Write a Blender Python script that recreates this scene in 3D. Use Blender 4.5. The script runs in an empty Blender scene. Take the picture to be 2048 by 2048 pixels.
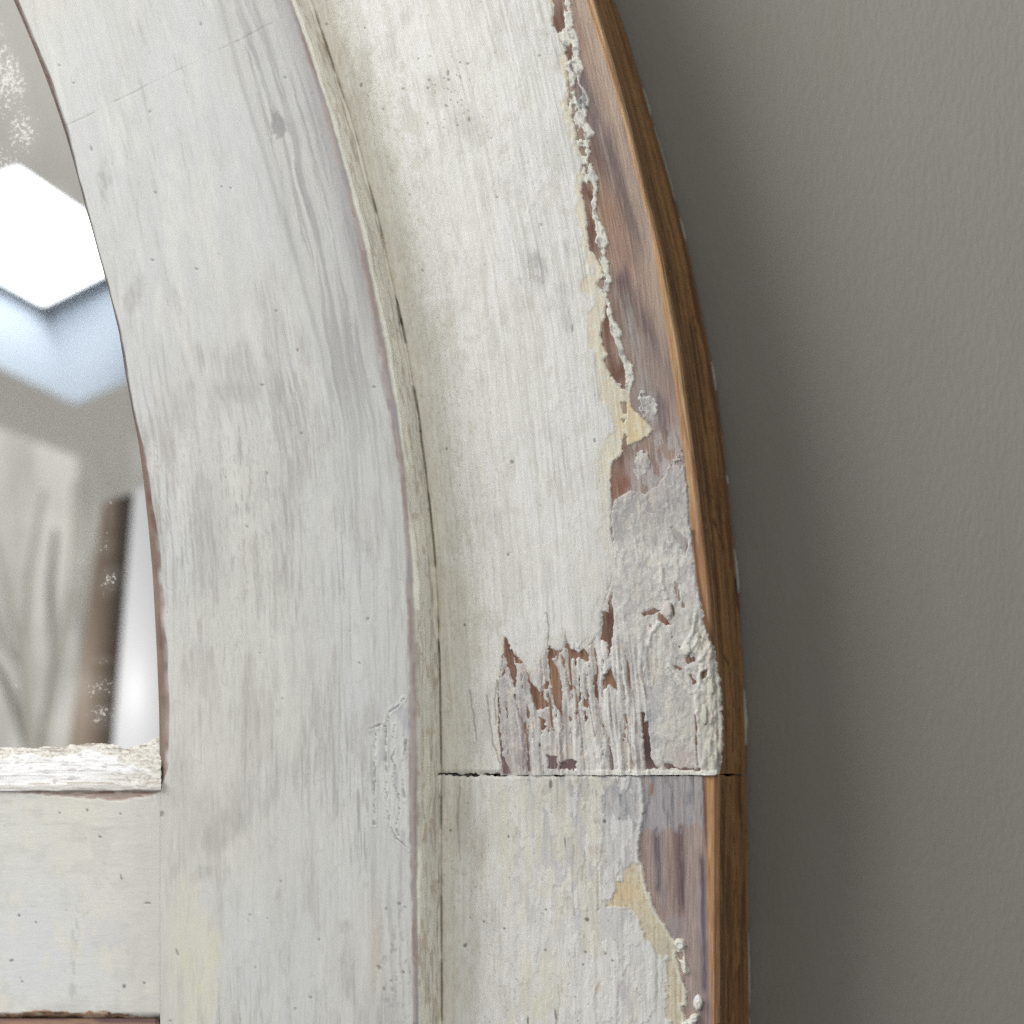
import bpy, math
import numpy as np

# ------------------------------------------------------------------ camera, world, lamps
SC = bpy.context.scene
PXM = 1e-4            # one unit of the traced outlines on the sash face is 0.1 mm
D = 0.26              # camera to sash face, metres
XC, YC = 1800.0, 1024.0   # foot of the camera axis on the sash face
Z0 = 1.0              # height of the camera above the floor

cam_d = bpy.data.cameras.new('camera')
cam_d.sensor_width = 36.0
cam_d.lens = 36.0 * D / (2048 * PXM)
cam_d.shift_x = (1024 - XC) / 2048
cam_d.shift_y = (YC - 1024) / 2048
cam_d.clip_start = 0.01
cam_d.clip_end = 50
cam_d.dof.use_dof = True
cam_d.dof.focus_distance = D + 0.005
cam_d.dof.aperture_fstop = cam_d.lens / 3.3
cam = bpy.data.objects.new('camera', cam_d)
cam.location = (0, -D, Z0)
cam.rotation_euler = (math.radians(90), 0, 0)
SC.collection.objects.link(cam)
SC.camera = cam

W = bpy.data.worlds.new('World'); SC.world = W; W.use_nodes = True
W.node_tree.nodes['Background'].inputs[0].default_value = (0.97, 0.98, 1.0, 1)
W.node_tree.nodes['Background'].inputs[1].default_value = 0.215

def area(name, loc, target, size, power, color, sy=None):
    l = bpy.data.lights.new(name, 'AREA'); l.energy = power; l.color = color
    l.size = size
    if sy: l.shape = 'RECTANGLE'; l.size_y = sy
    o = bpy.data.objects.new(name, l); o.location = loc
    from mathutils import Vector
    o.rotation_euler = (Vector(target) - Vector(loc)).to_track_quat('-Z', 'Y').to_euler()
    SC.collection.objects.link(o); return o
TGT = (-0.08, 0.0, Z0)
area('window_light', (-1.12, -0.68, Z0 + 0.85), (-0.32, -0.13, Z0 + 0.30), 1.6, 20.6, (1.0, 0.985, 0.96), 0.5)
area('overhead_fill', (-0.30, -1.0, Z0 + 1.05), TGT, 0.7, 2.0, (0.98, 0.99, 1.0))  # fill lamp added to soften the frame's shadow on the wall
area('room_fill', (0.5, -0.7, Z0 + 0.25), (-1.9, -2.6, Z0 + 0.1), 0.5, 62.0, (1.0, 0.98, 0.95))  # fill lamp added to brighten the reflected attic corner

SC.view_settings.view_transform = 'Standard'
SC.view_settings.look = 'None'
SC.view_settings.exposure = 0.1
SC.view_settings.gamma = 1.0
SC.cycles.use_denoising = False
SC.cycles.max_bounces = 6

# ------------------------------------------------------------------ small helpers
COL = SC.collection
D1 = 0.0135           # frame board front lies this far behind the sash front
D2 = 0.062            # back of the frame boards
YW = 0.066            # wall
RNG = np.random.default_rng(7)

def proj(px, py, y):
    """traced outline unit (px,py) on the plane at depth y -> metres"""
    k = PXM * (1 + y / D)
    return np.stack([(px - XC) * k, y + 0 * px, Z0 - (py - YC) * k], -1)

_T = {}
def vn(x, y, s=0):
    """value noise -1..1"""
    if s not in _T:
        _T[s] = np.random.default_rng(1000 + s).uniform(-1, 1, (256, 256)).astype(np.float32)
    t = _T[s]
    xi = np.floor(x); yi = np.floor(y)
    fx = (x - xi).astype(np.float32); fy = (y - yi).astype(np.float32)
    xi = xi.astype(np.int32); yi = yi.astype(np.int32)
    fx = fx * fx * fx * (fx * (fx * 6 - 15) + 10); fy = fy * fy * fy * (fy * (fy * 6 - 15) + 10)
    a = t[xi & 255, yi & 255]; b = t[(xi + 1) & 255, yi & 255]
    c = t[xi & 255, (yi + 1) & 255]; d = t[(xi + 1) & 255, (yi + 1) & 255]
    return (a + (b - a) * fx) * (1 - fy) + (c + (d - c) * fx) * fy
def fb(x, y, s=0, o=4):
    r = 0; a = 1.0; n = 0
    for i in range(o):
        r = r + a * vn(x * 2 ** i + 17.3 * i, y * 2 ** i + 9.1 * i, s + i); n += a; a *= 0.52
    return r / n * 1.35
def ss(x, a, b):
    t = np.clip((x - a) / (b - a), 0, 1); return t * t * (3 - 2 * t)
def cat(pts, v):
    p = np.array(pts, float); return np.interp(v, p[:, 0], p[:, 1])
def smooth_curve(pts, vs):
    """clean sawn curve: x = x0 - a w2 - b w3 - c w4 above the springing line vs"""
    p = np.array(pts, float); w = np.maximum(0, vs - p[:, 0]) / 1000
    A = np.stack([np.ones_like(w), w ** 2, w ** 3], 1)
    c = np.linalg.lstsq(A, p[:, 1], rcond=None)[0]
    def f(v):
        w = np.maximum(0, vs - v) / 1000
        return c[0] + c[1] * w ** 2 + c[2] * w ** 3
    return f
def sd_poly(U, V, pts):
    """signed distance, positive inside"""
    p = np.array(pts, float); q = np.roll(p, -1, 0)
    d = np.full(U.shape, 1e9); ins = np.zeros(U.shape, bool)
    for (ax, ay), (bx, by) in zip(p, q):
        ex, ey = bx - ax, by - ay
        t = np.clip(((U - ax) * ex + (V - ay) * ey) / (ex * ex + ey * ey + 1e-9), 0, 1)
        d = np.minimum(d, (U - ax - t * ex) ** 2 + (V - ay - t * ey) ** 2)
        c = ((ay > V) != (by > V))
        ins ^= c & (U < (bx - ax) * (V - ay) / (by - ay + 1e-12) + ax)
    d = np.sqrt(d); return np.where(ins, d, -d)
def loc_poly(U, V, pts, m=14, wob=1.5, ws=5.0, seed=31):
    """sd_poly worked out near the polygon only, edge made ragged"""
    p = np.array(pts, float); out = np.full(U.shape, -float(m))
    k = (U > p[:, 0].min() - m) & (U < p[:, 0].max() + m) & (V > p[:, 1].min() - m) & (V < p[:, 1].max() + m)
    if k.any():
        u, v = U[k], V[k]
        out[k] = np.maximum(sd_poly(u + wob * vn(u / ws, v / ws, seed), v + wob * vn(u / ws, v / ws, seed + 1), p), -m)
    return out
def loc_line(U, V, pts, m=40):
    """distance to a polyline (m where far)"""
    p = np.array(pts, float); out = np.full(U.shape, float(m))
    k = (U > p[:, 0].min() - m) & (U < p[:, 0].max() + m) & (V > p[:, 1].min() - m) & (V < p[:, 1].max() + m)
    if k.any():
        u, v = U[k], V[k]; d = np.full(u.shape, 1e9)
        for (ax, ay), (bx, by) in zip(p[:-1], p[1:]):
            ex, ey = bx - ax, by - ay
            t = np.clip(((u - ax) * ex + (v - ay) * ey) / (ex * ex + ey * ey + 1e-9), 0, 1)
            d = np.minimum(d, (u - ax - t * ex) ** 2 + (v - ay - t * ey) ** 2)
        out[k] = np.minimum(np.sqrt(d), m)
    return out
def ell(U, V, x, y, rx, ry, rot=0):
    c, s = math.cos(math.radians(rot)), math.sin(math.radians(rot))
    a = (U - x) * c + (V - y) * s; b = -(U - x) * s + (V - y) * c
    return np.sqrt((a / rx) ** 2 + (b / ry) ** 2)
GAIN = 1.17
def alb(rgb):
    c = np.array(rgb, float) / 255
    c = np.where(c <= 0.04045, c / 12.92, ((c + 0.055) / 1.055) ** 2.4)
    return np.minimum(c * GAIN, 0.86)
def mixc(c, m, rgb):
    m = np.clip(m, 0, 1)[..., None]
    c[...] = c * (1 - m) + alb(rgb) * m
def full(U, rgb):
    return np.broadcast_to(alb(rgb), U.shape + (3,)).copy()

def mesh_obj(name, verts, faces, mat, parent=None, col=None, smooth=True):
    verts = np.asarray(verts, np.float32).reshape(-1, 3); faces = np.asarray(faces, np.int32)
    me = bpy.data.meshes.new(name)
    n, k = faces.shape
    me.vertices.add(len(verts)); me.vertices.foreach_set('co', verts.ravel())
    me.loops.add(n * k); me.loops.foreach_set('vertex_index', faces.ravel())
    me.polygons.add(n); me.polygons.foreach_set('loop_start', np.arange(0, n * k, k, dtype=np.int32))
    me.update(calc_edges=True)
    if smooth: me.shade_smooth()
    if col is not None:
        a = me.color_attributes.new('Col', 'FLOAT_COLOR', 'POINT')
        c = np.ones((len(verts), 4), np.float32); c[:, :3] = col.reshape(-1, 3)
        a.data.foreach_set('color', c.ravel())
    me.materials.append(mat)
    o = bpy.data.objects.new(name, me); COL.objects.link(o)
    if parent is not None:
        o.parent = parent
        b = parent
        off = np.zeros(3)
        while b is not None: off += np.array(b.location); b = b.parent
        o.location = -off
    return o
def grid_faces(n, m):
    i = np.arange(n * m).reshape(n, m)
    return np.stack([i[:-1, :-1], i[1:, :-1], i[1:, 1:], i[:-1, 1:]], -1).reshape(-1, 4)
def snap(U, V, f):
    """move the vertices next to the contour f = 0 onto it"""
    du = np.gradient(U, axis=1); dv = np.gradient(V, axis=0)
    fu = np.gradient(f, axis=1) / du; fv = np.gradient(f, axis=0) / dv
    g2 = fu ** 2 + fv ** 2 + 1e-6
    su, sv = -f * fu / g2, -f * fv / g2
    k = (np.abs(su) < 0.55 * np.abs(du)) & (np.abs(sv) < 0.55 * np.abs(dv)) & (g2 > 1e-4)
    return np.where(k, U + su, U), np.where(k, V + sv, V), np.where(k, 0, f)
def cut(name, P, f, mat, parent, col):
    """keep the cells of a grid inside f >= 0"""
    n, m = f.shape
    F = grid_faces(n, m); ff = f.ravel()[F].mean(1)
    F = F[ff > 1e-6]
    used = np.unique(F); idx = np.full(n * m, -1); idx[used] = np.arange(len(used))
    return mesh_obj(name, P.reshape(-1, 3)[used], idx[F], mat, parent, col.reshape(-1, 3)[used])
def tag(o, label, cat_, group=None):
    o['label'] = label; o['category'] = cat_
    if group: o['group'] = group
    return o
def rows(a, b, step):
    """fine rows inside the picture, coarse ones beyond it"""
    r = []
    if a < -24: r.append(np.linspace(a, -24, 30)[:-1])
    lo, hi = max(a, -24), min(b, 2072)
    r.append(np.linspace(lo, hi, int((hi - lo) / step) + 2))
    if b > 2072: r.append(np.linspace(2072, b, 30)[1:])
    return np.concatenate(r)

# ------------------------------------------------------------------ materials
def new_mat(name):
    m = bpy.data.materials.new(name); m.use_nodes = True
    nt = m.node_tree; b = nt.nodes['Principled BSDF']
    return m, nt, b
def noise(nt, scale, stretch=(1, 1, 1), detail=3.0, rough=0.55):
    tc = nt.nodes.new('ShaderNodeTexCoord'); mp = nt.nodes.new('ShaderNodeMapping')
    mp.inputs['Scale'].default_value = stretch
    nt.links.new(tc.outputs['Object'], mp.inputs['Vector'])
    n = nt.nodes.new('ShaderNodeTexNoise'); n.inputs['Scale'].default_value = scale
    n.inputs['Detail'].default_value = detail; n.inputs['Roughness'].default_value = rough
    nt.links.new(mp.outputs['Vector'], n.inputs['Vector']); return n
def remap(nt, src, a, b, c, d):
    r = nt.nodes.new('ShaderNodeMapRange')
    for i, v in zip((1, 2, 3, 4), (a, b, c, d)): r.inputs[i].default_value = v
    nt.links.new(src, r.inputs[0]); return r.outputs[0]
def math_n(nt, op, a, b):
    m = nt.nodes.new('ShaderNodeMath'); m.operation = op
    for i, x in enumerate((a, b)):
        if isinstance(x, (int, float)): m.inputs[i].default_value = x
        else: nt.links.new(x, m.inputs[i])
    return m.outputs[0]
def surface_mat(name, rough=0.6, stretch=(1, 1, 0.12), amp=0.10, bump=0.25, spec=0.3, scale=2200):
    """colour of the layers from the mesh, grain, mottling and relief from nodes"""
    m, nt, b = new_mat(name)
    at = nt.nodes.new('ShaderNodeAttribute'); at.attribute_name = 'Col'
    n1 = noise(nt, scale, stretch, 4.0, 0.65)
    n2 = noise(nt, 420, (1, 1, 0.5), 3.0, 0.6)
    n3 = noise(nt, 5200, (1, 1, 1), 2.0, 0.6)
    f = math_n(nt, 'MULTIPLY', remap(nt, n1.outputs[0], 0.25, 0.75, 1 - amp, 1 + amp), remap(nt, n2.outputs[0], 0.25, 0.75, 1 - 0.4 * amp, 1 + 0.4 * amp))
    f = math_n(nt, 'MULTIPLY', f, remap(nt, n3.outputs[0], 0.25, 0.75, 1 - 0.5 * amp, 1 + 0.5 * amp))
    mx = nt.nodes.new('ShaderNodeVectorMath'); mx.operation = 'SCALE'
    nt.links.new(at.outputs['Color'], mx.inputs[0]); nt.links.new(f, mx.inputs['Scale'])
    nt.links.new(mx.outputs[0], b.inputs['Base Color'])
    b.inputs['Roughness'].default_value = rough
    b.inputs['Specular IOR Level'].default_value = spec
    bp = nt.nodes.new('ShaderNodeBump'); bp.inputs['Strength'].default_value = bump
    bp.inputs['Distance'].default_value = 0.0002
    hh = math_n(nt, 'ADD', n1.outputs[0], math_n(nt, 'MULTIPLY', n3.outputs[0], 0.5))
    nt.links.new(hh, bp.inputs['Height'])
    nt.links.new(bp.outputs[0], b.inputs['Normal'])
    return m
M_PAINT = surface_mat('chalky_white_paint', 0.58, (1, 1, 0.16), 0.07, 0.24)
M_SASH = surface_mat('sash_paint', 0.5, (1, 1, 0.2), 0.045, 0.2)
M_WOOD = surface_mat('weathered_wood', 0.62, (1, 1, 0.06), 0.16, 0.4)
M_SIDE = surface_mat('sawn_brown_wood', 0.6, (1, 1, 0.04), 0.22, 0.6)
M_PRIMER = surface_mat('chalky_primer', 0.65, (1, 1, 0.25), 0.045, 0.09)
M_PUTTY = surface_mat('crumbly_putty', 0.75, (0.3, 1, 1), 0.08, 0.5)
M_RAIL = surface_mat('rail_paint', 0.5, (0.3, 1, 1), 0.045, 0.2)

def wall_mat():
    m, nt, b = new_mat('roller_painted_wall')
    n1 = noise(nt, 820, (1.0, 1, 0.36), 4.0, 0.6); n2 = noise(nt, 22, (1, 1, 0.3), 4.0, 0.65); n3 = noise(nt, 2600, (1, 1, 1), 2.0)
    r = nt.nodes.new('ShaderNodeValToRGB')
    r.color_ramp.elements[0].position = 0.3; r.color_ramp.elements[0].color = (0.405, 0.388, 0.332, 1)
    r.color_ramp.elements[1].position = 0.7; r.color_ramp.elements[1].color = (0.425, 0.418, 0.376, 1)
    nt.links.new(n2.outputs[0], r.inputs[0]); nt.links.new(r.outputs[0], b.inputs['Base Color'])
    b.inputs['Roughness'].default_value = 0.62; b.inputs['Specular IOR Level'].default_value = 0.25
    bp = nt.nodes.new('ShaderNodeBump'); bp.inputs['Strength'].default_value = 0.23; bp.inputs['Distance'].default_value = 0.0006
    nt.links.new(math_n(nt, 'ADD', remap(nt, n1.outputs[0], 0.35, 0.7, 0, 1), math_n(nt, 'MULTIPLY', n3.outputs[0], 0.18)), bp.inputs['Height'])
    nt.links.new(bp.outputs[0], b.inputs['Normal']); return m
M_WALL = wall_mat()

def mirror_mat():
    """silvered glass; flecks of paint and worn silvering where the mesh says they are thick"""
    m, nt, b = new_mat('old_mirror')
    b.inputs['Base Color'].default_value = (0.83, 0.84, 0.83, 1); b.inputs['Metallic'].default_value = 1
    b.inputs['Roughness'].default_value = 0.015
    at = nt.nodes.new('ShaderNodeAttribute'); at.attribute_name = 'Col'
    sep = nt.nodes.new('ShaderNodeSeparateColor'); nt.links.new(at.outputs['Color'], sep.inputs[0])
    n1 = noise(nt, 1250, (1, 1, 1), 4.0, 0.72)
    k = math_n(nt, 'ADD', n1.outputs[0], math_n(nt, 'MULTIPLY', sep.outputs[0], 0.3))
    k = math_n(nt, 'ADD', remap(nt, k, 0.74, 0.9, 0, 0.62), math_n(nt, 'MULTIPLY', sep.outputs[0], 0.10))
    d = nt.nodes.new('ShaderNodeBsdfDiffuse'); d.inputs[0].default_value = (0.78, 0.77, 0.74, 1)
    mx = nt.nodes.new('ShaderNodeMixShader')
    nt.links.new(k, mx.inputs[0]); nt.links.new(b.outputs[0], mx.inputs[1]); nt.links.new(d.outputs[0], mx.inputs[2])
    nt.links.new(mx.outputs[0], nt.nodes['Material Output'].inputs[0]); return m
M_MIRROR = mirror_mat()
def plain(name, rgb, rough=0.7, nscale=6.0, var=0.1, emit=None, strength=0):
    m, nt, b = new_mat(name)
    n = noise(nt, nscale, (1, 1, 0.5), 4.0)
    r = nt.nodes.new('ShaderNodeValToRGB'); r.color_ramp.elements[0].position = 0.3; r.color_ramp.elements[1].position = 0.7
    r.color_ramp.elements[0].color = tuple(c * (1 - var) for c in rgb) + (1,)
    r.color_ramp.elements[1].color = tuple(min(1, c * (1 + var)) for c in rgb) + (1,)
    nt.links.new(n.outputs[0], r.inputs[0]); nt.links.new(r.outputs[0], b.inputs['Base Color'])
    b.inputs['Roughness'].default_value = rough
    if emit:
        b.inputs['Emission Color'].default_value = emit + (1,); b.inputs['Emission Strength'].default_value = strength
    return m

# ------------------------------------------------------------------ traced outlines (row, column)
SASH_IN = [(0, 27), (90, 66), (193, 106), (270, 132), (413, 170), (511, 197), (591, 220), (663, 238), (750, 251), (825, 265), (883, 277), (949, 286), (1015, 293), (1143, 305), (1236, 310), (1342, 315), (1421, 318), (1535, 319)]
SASH_FR = [(0, 574), (93, 606), (159, 627), (220, 647), (299, 668), (379, 690), (512, 722), (591, 737), (697, 755), (764, 767), (843, 785), (909, 794), (1023, 803), (1103, 811), (1156, 813), (1262, 814), (1368, 815), (1535, 818), (1748, 822), (1960, 826), (2048, 828)]
SASH_SIDE = [(0, 586), (93, 618), (159, 639), (220, 660), (299, 682), (379, 705), (503, 735), (578, 750), (631, 763), (697, 777), (790, 793), (864, 803), (931, 811), (1015, 817), (1130, 829), (1223, 832), (1368, 835), (1448, 838), (1550, 839), (1721, 838), (1854, 837), (2048, 839)]
CRACK = [(0, 619), (61, 639), (159, 671), (231, 697), (286, 713), (366, 733), (466, 759), (511, 769), (591, 787), (644, 799), (703, 812), (777, 824), (830, 834), (883, 839), (936, 847), (1015, 856), (1103, 865), (1183, 871), (1289, 874), (1421, 876), (1550, 878), (2048, 880)]
BOARD_FR = [(0, 1190), (66, 1209), (148, 1233), (225, 1254), (299, 1273), (392, 1295), (450, 1310), (511, 1325), (591, 1339), (692, 1358), (790, 1371), (870, 1382), (936, 1391), (1015, 1400), (1150, 1416), (1300, 1428), (1430, 1436), (1550, 1439), (2048, 1440)]
BOARD_BK = [(0, 1228), (56, 1249), (151, 1278), (225, 1300), (305, 1324), (405, 1352), (512, 1379), (613, 1400), (705, 1420), (809, 1437), (925, 1451), (1015, 1460), (1150, 1474), (1300, 1484), (1430, 1490), (1550, 1493), (1850, 1497), (2048, 1500)]
ORANGE = [(0, 1172), (66, 1192), (148, 1221), (225, 1242), (299, 1261), (392, 1283), (450, 1299), (511, 1308), (591, 1321), (692, 1339), (790, 1351), (870, 1362), (936, 1371), (1015, 1378), (1100, 1386), (1150, 1391), (1200, 1400), (1250, 1411), (1290, 1424), (1320, 1436), (1547, 1441), (1552, 1408), (1800, 1415), (1990, 1421), (2048, 1423)]
f_in = smooth_curve(SASH_IN, 1560); f_fr0 = smooth_curve(SASH_FR, 1500); f_sd0 = smooth_curve(SASH_SIDE, 1500)
f_ck = smooth_curve(CRACK, 1500); f_bf = smooth_curve(BOARD_FR, 1600); f_bk = smooth_curve(BOARD_BK, 1750)
def resid(f, pts):
    p = np.array(pts, float); r = p[:, 1] - f(p[:, 0])
    return lambda v: f(v) + np.interp(v, p[:, 0], r, left=0, right=0) * 0.85
f_fr = resid(f_fr0, SASH_FR); f_sd = resid(f_sd0, SASH_SIDE); f_ck = resid(f_ck, CRACK); f_bk = resid(f_bk, BOARD_BK); f_bf = resid(f_bf, BOARD_FR); f_in = resid(f_in, SASH_IN)
VTOP, VBOT = -1300.0, 2700.0

# ------------------------------------------------------------------ the wall behind
def slab(name, x0, x1, y0, y1, z0, z1, mat, parent=None):
    v = [(x, y, z) for x in (x0, x1) for y in (y0, y1) for z in (z0, z1)]
    f = [(0, 1, 3, 2), (4, 6, 7, 5), (0, 4, 5, 1), (2, 3, 7, 6), (0, 2, 6, 4), (1, 5, 7, 3)]
    return mesh_obj(name, v, f, mat, parent, smooth=False)
w = slab('wall', -0.9, 0.7, YW, YW + 0.12, 0.0, 1.9, M_WALL); w['kind'] = 'structure'

# ------------------------------------------------------------------ the arched mirror
root = bpy.data.objects.new('arched_mirror', None); COL.objects.link(root)
root.location = (-0.2, 0.03, Z0 - 0.16); root.empty_display_size = 0.02
tag(root, 'arched window frame mirror with chipped cream white paint and bare brown wooden edge', 'mirror')

# ---- sash: the raised inner arch
def build_sash():
    V1 = rows(VTOP, VBOT, 2.1)
    xi, xf, xs, xk = f_in(V1), f_fr(V1), f_sd(V1), f_ck(V1)
    wig = 1.3 * vn(V1 / 9, V1 * 0, 40) + 2.2 * vn(V1 / 41, V1 * 0 + 3, 41)
    # worn inner edge: width of the bare chamfer
    wi = cat([(-400, 9), (0, 9), (90, 8), (200, 9), (285, 7), (330, 3), (600, 3), (850, 5), (900, 8), (960, 12), (1100, 17), (1236, 20), (1400, 21), (1530, 19), (1570, 3), (1592, 0.3), (2800, 0.3)], V1) * (1 + 0.15 * vn(V1 / 50, V1 * 0, 42))
    nf = 225
    s = np.linspace(0, 1, nf)
    cols = [xi, xi, xi + wi * 0.5]          # inner face, inner edge, chamfer
    yy = [np.full_like(V1, 0.0045), np.full_like(V1, 0.0009) * np.minimum(1, wi / 8), 0.0004 * np.minimum(1, wi / 8)]
    for t in s:
        cols.append(xi + wi + t * (xf + wig * 0.5 - xi - wi)); yy.append(np.zeros_like(V1))
    nfront0, nfront1 = 3, 3 + nf
    for t in (0.3, 0.65, 1.0):
        cols.append(xf + wig * 0.5 + t * (xs - xf)); yy.append(np.full_like(V1, 0.0007 * t ** 1.6))
    ns = 26
    for t in np.linspace(0, 1, ns)[1:]:
        cols.append(xs + t * (xk - xs)); yy.append(np.full_like(V1, 0.0007 + t * (D1 + 0.0006 - 0.0007)))
    U = np.stack(cols, 1); Y = np.stack(yy, 1); V = np.repeat(V1[:, None], U.shape[1], 1)
    # joint between the two curved pieces
    vj = 252 - (U - 130) * 0.5 + 2.5 * vn(U / 30, U * 0, 43)
    fj = V - vj
    Us, Vs, fs = snap(U, V, fj)
    ok = np.zeros(U.shape, bool); ok[:, nfront0:nfront1] = True
    V = np.where(ok, Vs, V); fj = np.where(ok, np.where(fs == 0, 0, fj), fj)
    xfa = xf[:, None]; front = ok
    g = U - 0.93 * (xfa - 800)                 # grain follows the curve
    gm = U - 0.82 * (xfa - 800)
    # --- relief
    h = 0.00003 * fb(U / 60, V / 160, 50) + 0.000012 * fb(g / 5, V / 70, 52)
    lineA = cat([(-400, 330), (0, 440), (150, 478), (300, 525), (400, 555), (550, 600), (700, 642), (850, 668), (1000, 690), (1150, 715), (1300, 735), (1450, 742), (1700, 745), (2048, 742), (2500, 740)], V)
    band = ss(U, lineA - 4, lineA + 5)
    kb = band * (1 - 0.45 * ss(V, 650, 950))
    gw = g + 5 * fb(U / 60, V / 90, 58, 3)
    brk = 0.35 + 0.65 * ss(fb(g / 14, V / 150, 59, 3), -0.25, 0.35)
    rid = (fb(gw / 6.5, V / 240, 55, 4) + 0.35 * fb(g / 2.6, V / 60, 56, 3)) * brk
    rid2 = fb(gw / 17.0, V / 380, 57, 3)
    h += kb * (0.00006 * rid + 0.00009 * rid2) - band * 0.00006
    h -= 0.00005 * np.exp(-((U - lineA) / 4) ** 2) * (1 - ss(V, 600, 900) * 0.7)
    # brush scores lower down
    sc = np.clip(fb(gm / 4.2, V / 130, 60, 3) - 0.28, 0, 1)
    zone = np.clip(fb(U / 150, V / 260, 63, 2) * 0.9 + 0.35, 0, 1) * ss(V, 560, 800) * (1 - 0.7 * band)
    z2 = np.maximum(zone, np.exp(-ell(U, V, 700, 1150, 60, 170, -6) ** 2))
    h -= 0.00010 * sc * z2; scz = sc * z2
    # --- colour
    c = full(U, (196, 197, 194))
    cool = ss(fb(U / 260, V / 330, 66, 3), -0.5, 0.6)
    mixc(c, 0.55 * (1 - cool), (198, 197, 190)); mixc(c, 0.5 * cool, (195, 198, 198))
    mixc(c, 0.3 * ss(U, 560, 800) * ss(V, 600, 1300), (207, 208, 205))
    mixc(c, 0.35 * np.exp(-ell(U, V, 300, 760, 110, 300, -14) ** 2), (186, 186, 184))
    mixc(c, 0.25 * ss(fb(gm / 40, V / 240, 69, 3), 0.1, 0.8), (182, 182, 177))
    # worn grey streaks
    big = ss(fb(gm / 34, V / 150, 171, 4) + 0.25 * fb(gm / 6, V / 90, 174, 3), 0.05, 0.55)
    big = big * (0.4 + 0.6 * ss(fb(gm / 4.5, V / 80, 186, 4), -0.35, 0.35))
    mixc(c, (0.55 + 0.3 * np.exp(-ell(U, V, 450, 980, 170, 330) ** 2)) * big * (0.35 + 0.65 * ss(V, 500, 760)), (174, 172, 167)); mixc(c, 0.5 * ss(-fb(gm / 26, V / 130, 178, 4), 0.15, 0.6), (208, 208, 203))
    fs = ss(fb(gm / 3.2, V / 60, 180, 4), 0.1, 0.6) * (0.3 + 0.7 * big); mixc(c, 0.5 * fs, (166, 164, 158)); h -= 0.00004 * fs
    curl = 1 - ss(np.abs(fb(U / 46, V / 110, 183, 3) + 0.02), 0.0, 0.05); mixc(c, 0.28 * curl * ss(V, 650, 800), (168, 166, 162))
    st = ss(fb(gm / 7, V / 95, 72, 4) + 0.35 * fb(U / 120, V / 200, 75, 2), 0.28, 0.75)
    mixc(c, 0.8 * st * np.clip(zone + 0.2, 0, 1), (168, 167, 162))
    st2 = ss(fb(gm / 3.0, V / 55, 77, 3), 0.25, 0.7)
    mixc(c, 0.6 * st2 * zone, (164, 162, 157))
    st3 = ss(fb(gm / 2.2, V / 34, 177, 3), 0.2, 0.7) * np.exp(-ell(U, V, 470, 1050, 150, 330, 0) ** 2); mixc(c, 0.6 * st3, (160, 158, 154)); h -= 0.00003 * st3
    mixc(c, 1.3 * scz, (152, 151, 147))
    # grain band beside the arris
    mixc(c, 0.55 * band * (1 - 0.75 * ss(V, 620, 900)), (184, 184, 180))
    mixc(c, 0.75 * kb * ss(rid, 0.05, 0.55), (158, 158, 155)); mixc(c, 0.7 * kb * ss(rid2, 0.1, 0.6), (156, 156, 155))
    mixc(c, 0.55 * kb * ss(-rid, 0.2, 0.7), (205, 206, 201))
    mixc(c, 0.5 * np.exp(-((U - lineA) / 5) ** 2) * (1 - ss(V, 600, 950) * 0.8), (160, 161, 158))
    gl = 0.75 * ss(U, xfa - 46 - 10 * fb(U / 30, V / 120, 79, 2), xfa - 4) * (1 - ss(V, 560, 760))
    mixc(c, gl, (158, 157, 157))
    # smudges and bruises
    for (x, y, rx, ry, ro, k) in [(556, 245, 14, 34, -14, .8), (562, 265, 13, 18, 0, .6), (592, 326, 6, 10, -30, .6), (205, 370, 9, 48, -12, .5), (270, 590, 20, 46, 20, .5), (212, 345, 14, 40, -10, .35),
                                 (470, 785, 60, 26, 0, .35), (430, 800, 22, 60, 0, .35), (360, 820, 18, 60, -4, .3), (450, 1660, 60, 40, -35, .55), (400, 1640, 50, 90, 0, .4), (345, 1730, 16, 36, 0, .6), (400, 1745, 34, 16, -20, .5),
                                 (480, 1600, 40, 60, 10, .4), (360, 1560, 30, 90, 0, .35), (545, 1570, 22, 70, 8, .35), (690, 1850, 16, 14, 0, .45), (420, 1080, 50, 140, 0, .25), (560, 1010, 40, 150, 0, .22), (380, 1930, 18, 60, 0, .2)]:
        e = ell(U + 7 * fb(U / 16, V / 30, 80, 3), V + 9 * fb(U / 16, V / 30, 83, 3), x, y, rx, ry, ro)
        mixc(c, min(1, 1.3 * k) * (1 - ss(e, 0.45, 1.15)) * (0.55 + 0.45 * ss(fb(g / 5, V / 26, 86, 3), -0.3, 0.4)), (162, 161, 158))
    e = ell(U + 4 * fb(U / 8, V / 10, 185, 3), V + 4 * fb(U / 8, V / 10, 188, 3), 556, 252, 15, 31, -10); mixc(c, 0.9 * (1 - ss(e, 0.7, 1.05)), (150, 150, 149)); h -= 0.00008 * (1 - ss(e, 0.8, 1.0))
    yel = 1 - ss(ell(U + 30 * fb(U / 26, V / 70, 89, 4), V + 40 * fb(U / 20, V / 60, 87, 3), 385, 1925, 60, 150, -8), 0.45, 1.15) 
    yel = np.maximum(yel, 0.6 * (1 - ss(ell(U + 9 * fb(U / 16, V / 40, 90, 3), V, 372, 1800, 30, 70, 0), 0.5, 1.1)))
    mixc(c, 0.75 * yel * (0.65 + 0.35 * ss(fb(gm / 6, V / 60, 88, 4), -0.2, 0.3)), (206, 203, 182))
    mixc(c, 0.35 * np.exp(-ell(U, V, 380, 1620, 90, 120) ** 2), (196, 193, 180))
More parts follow.
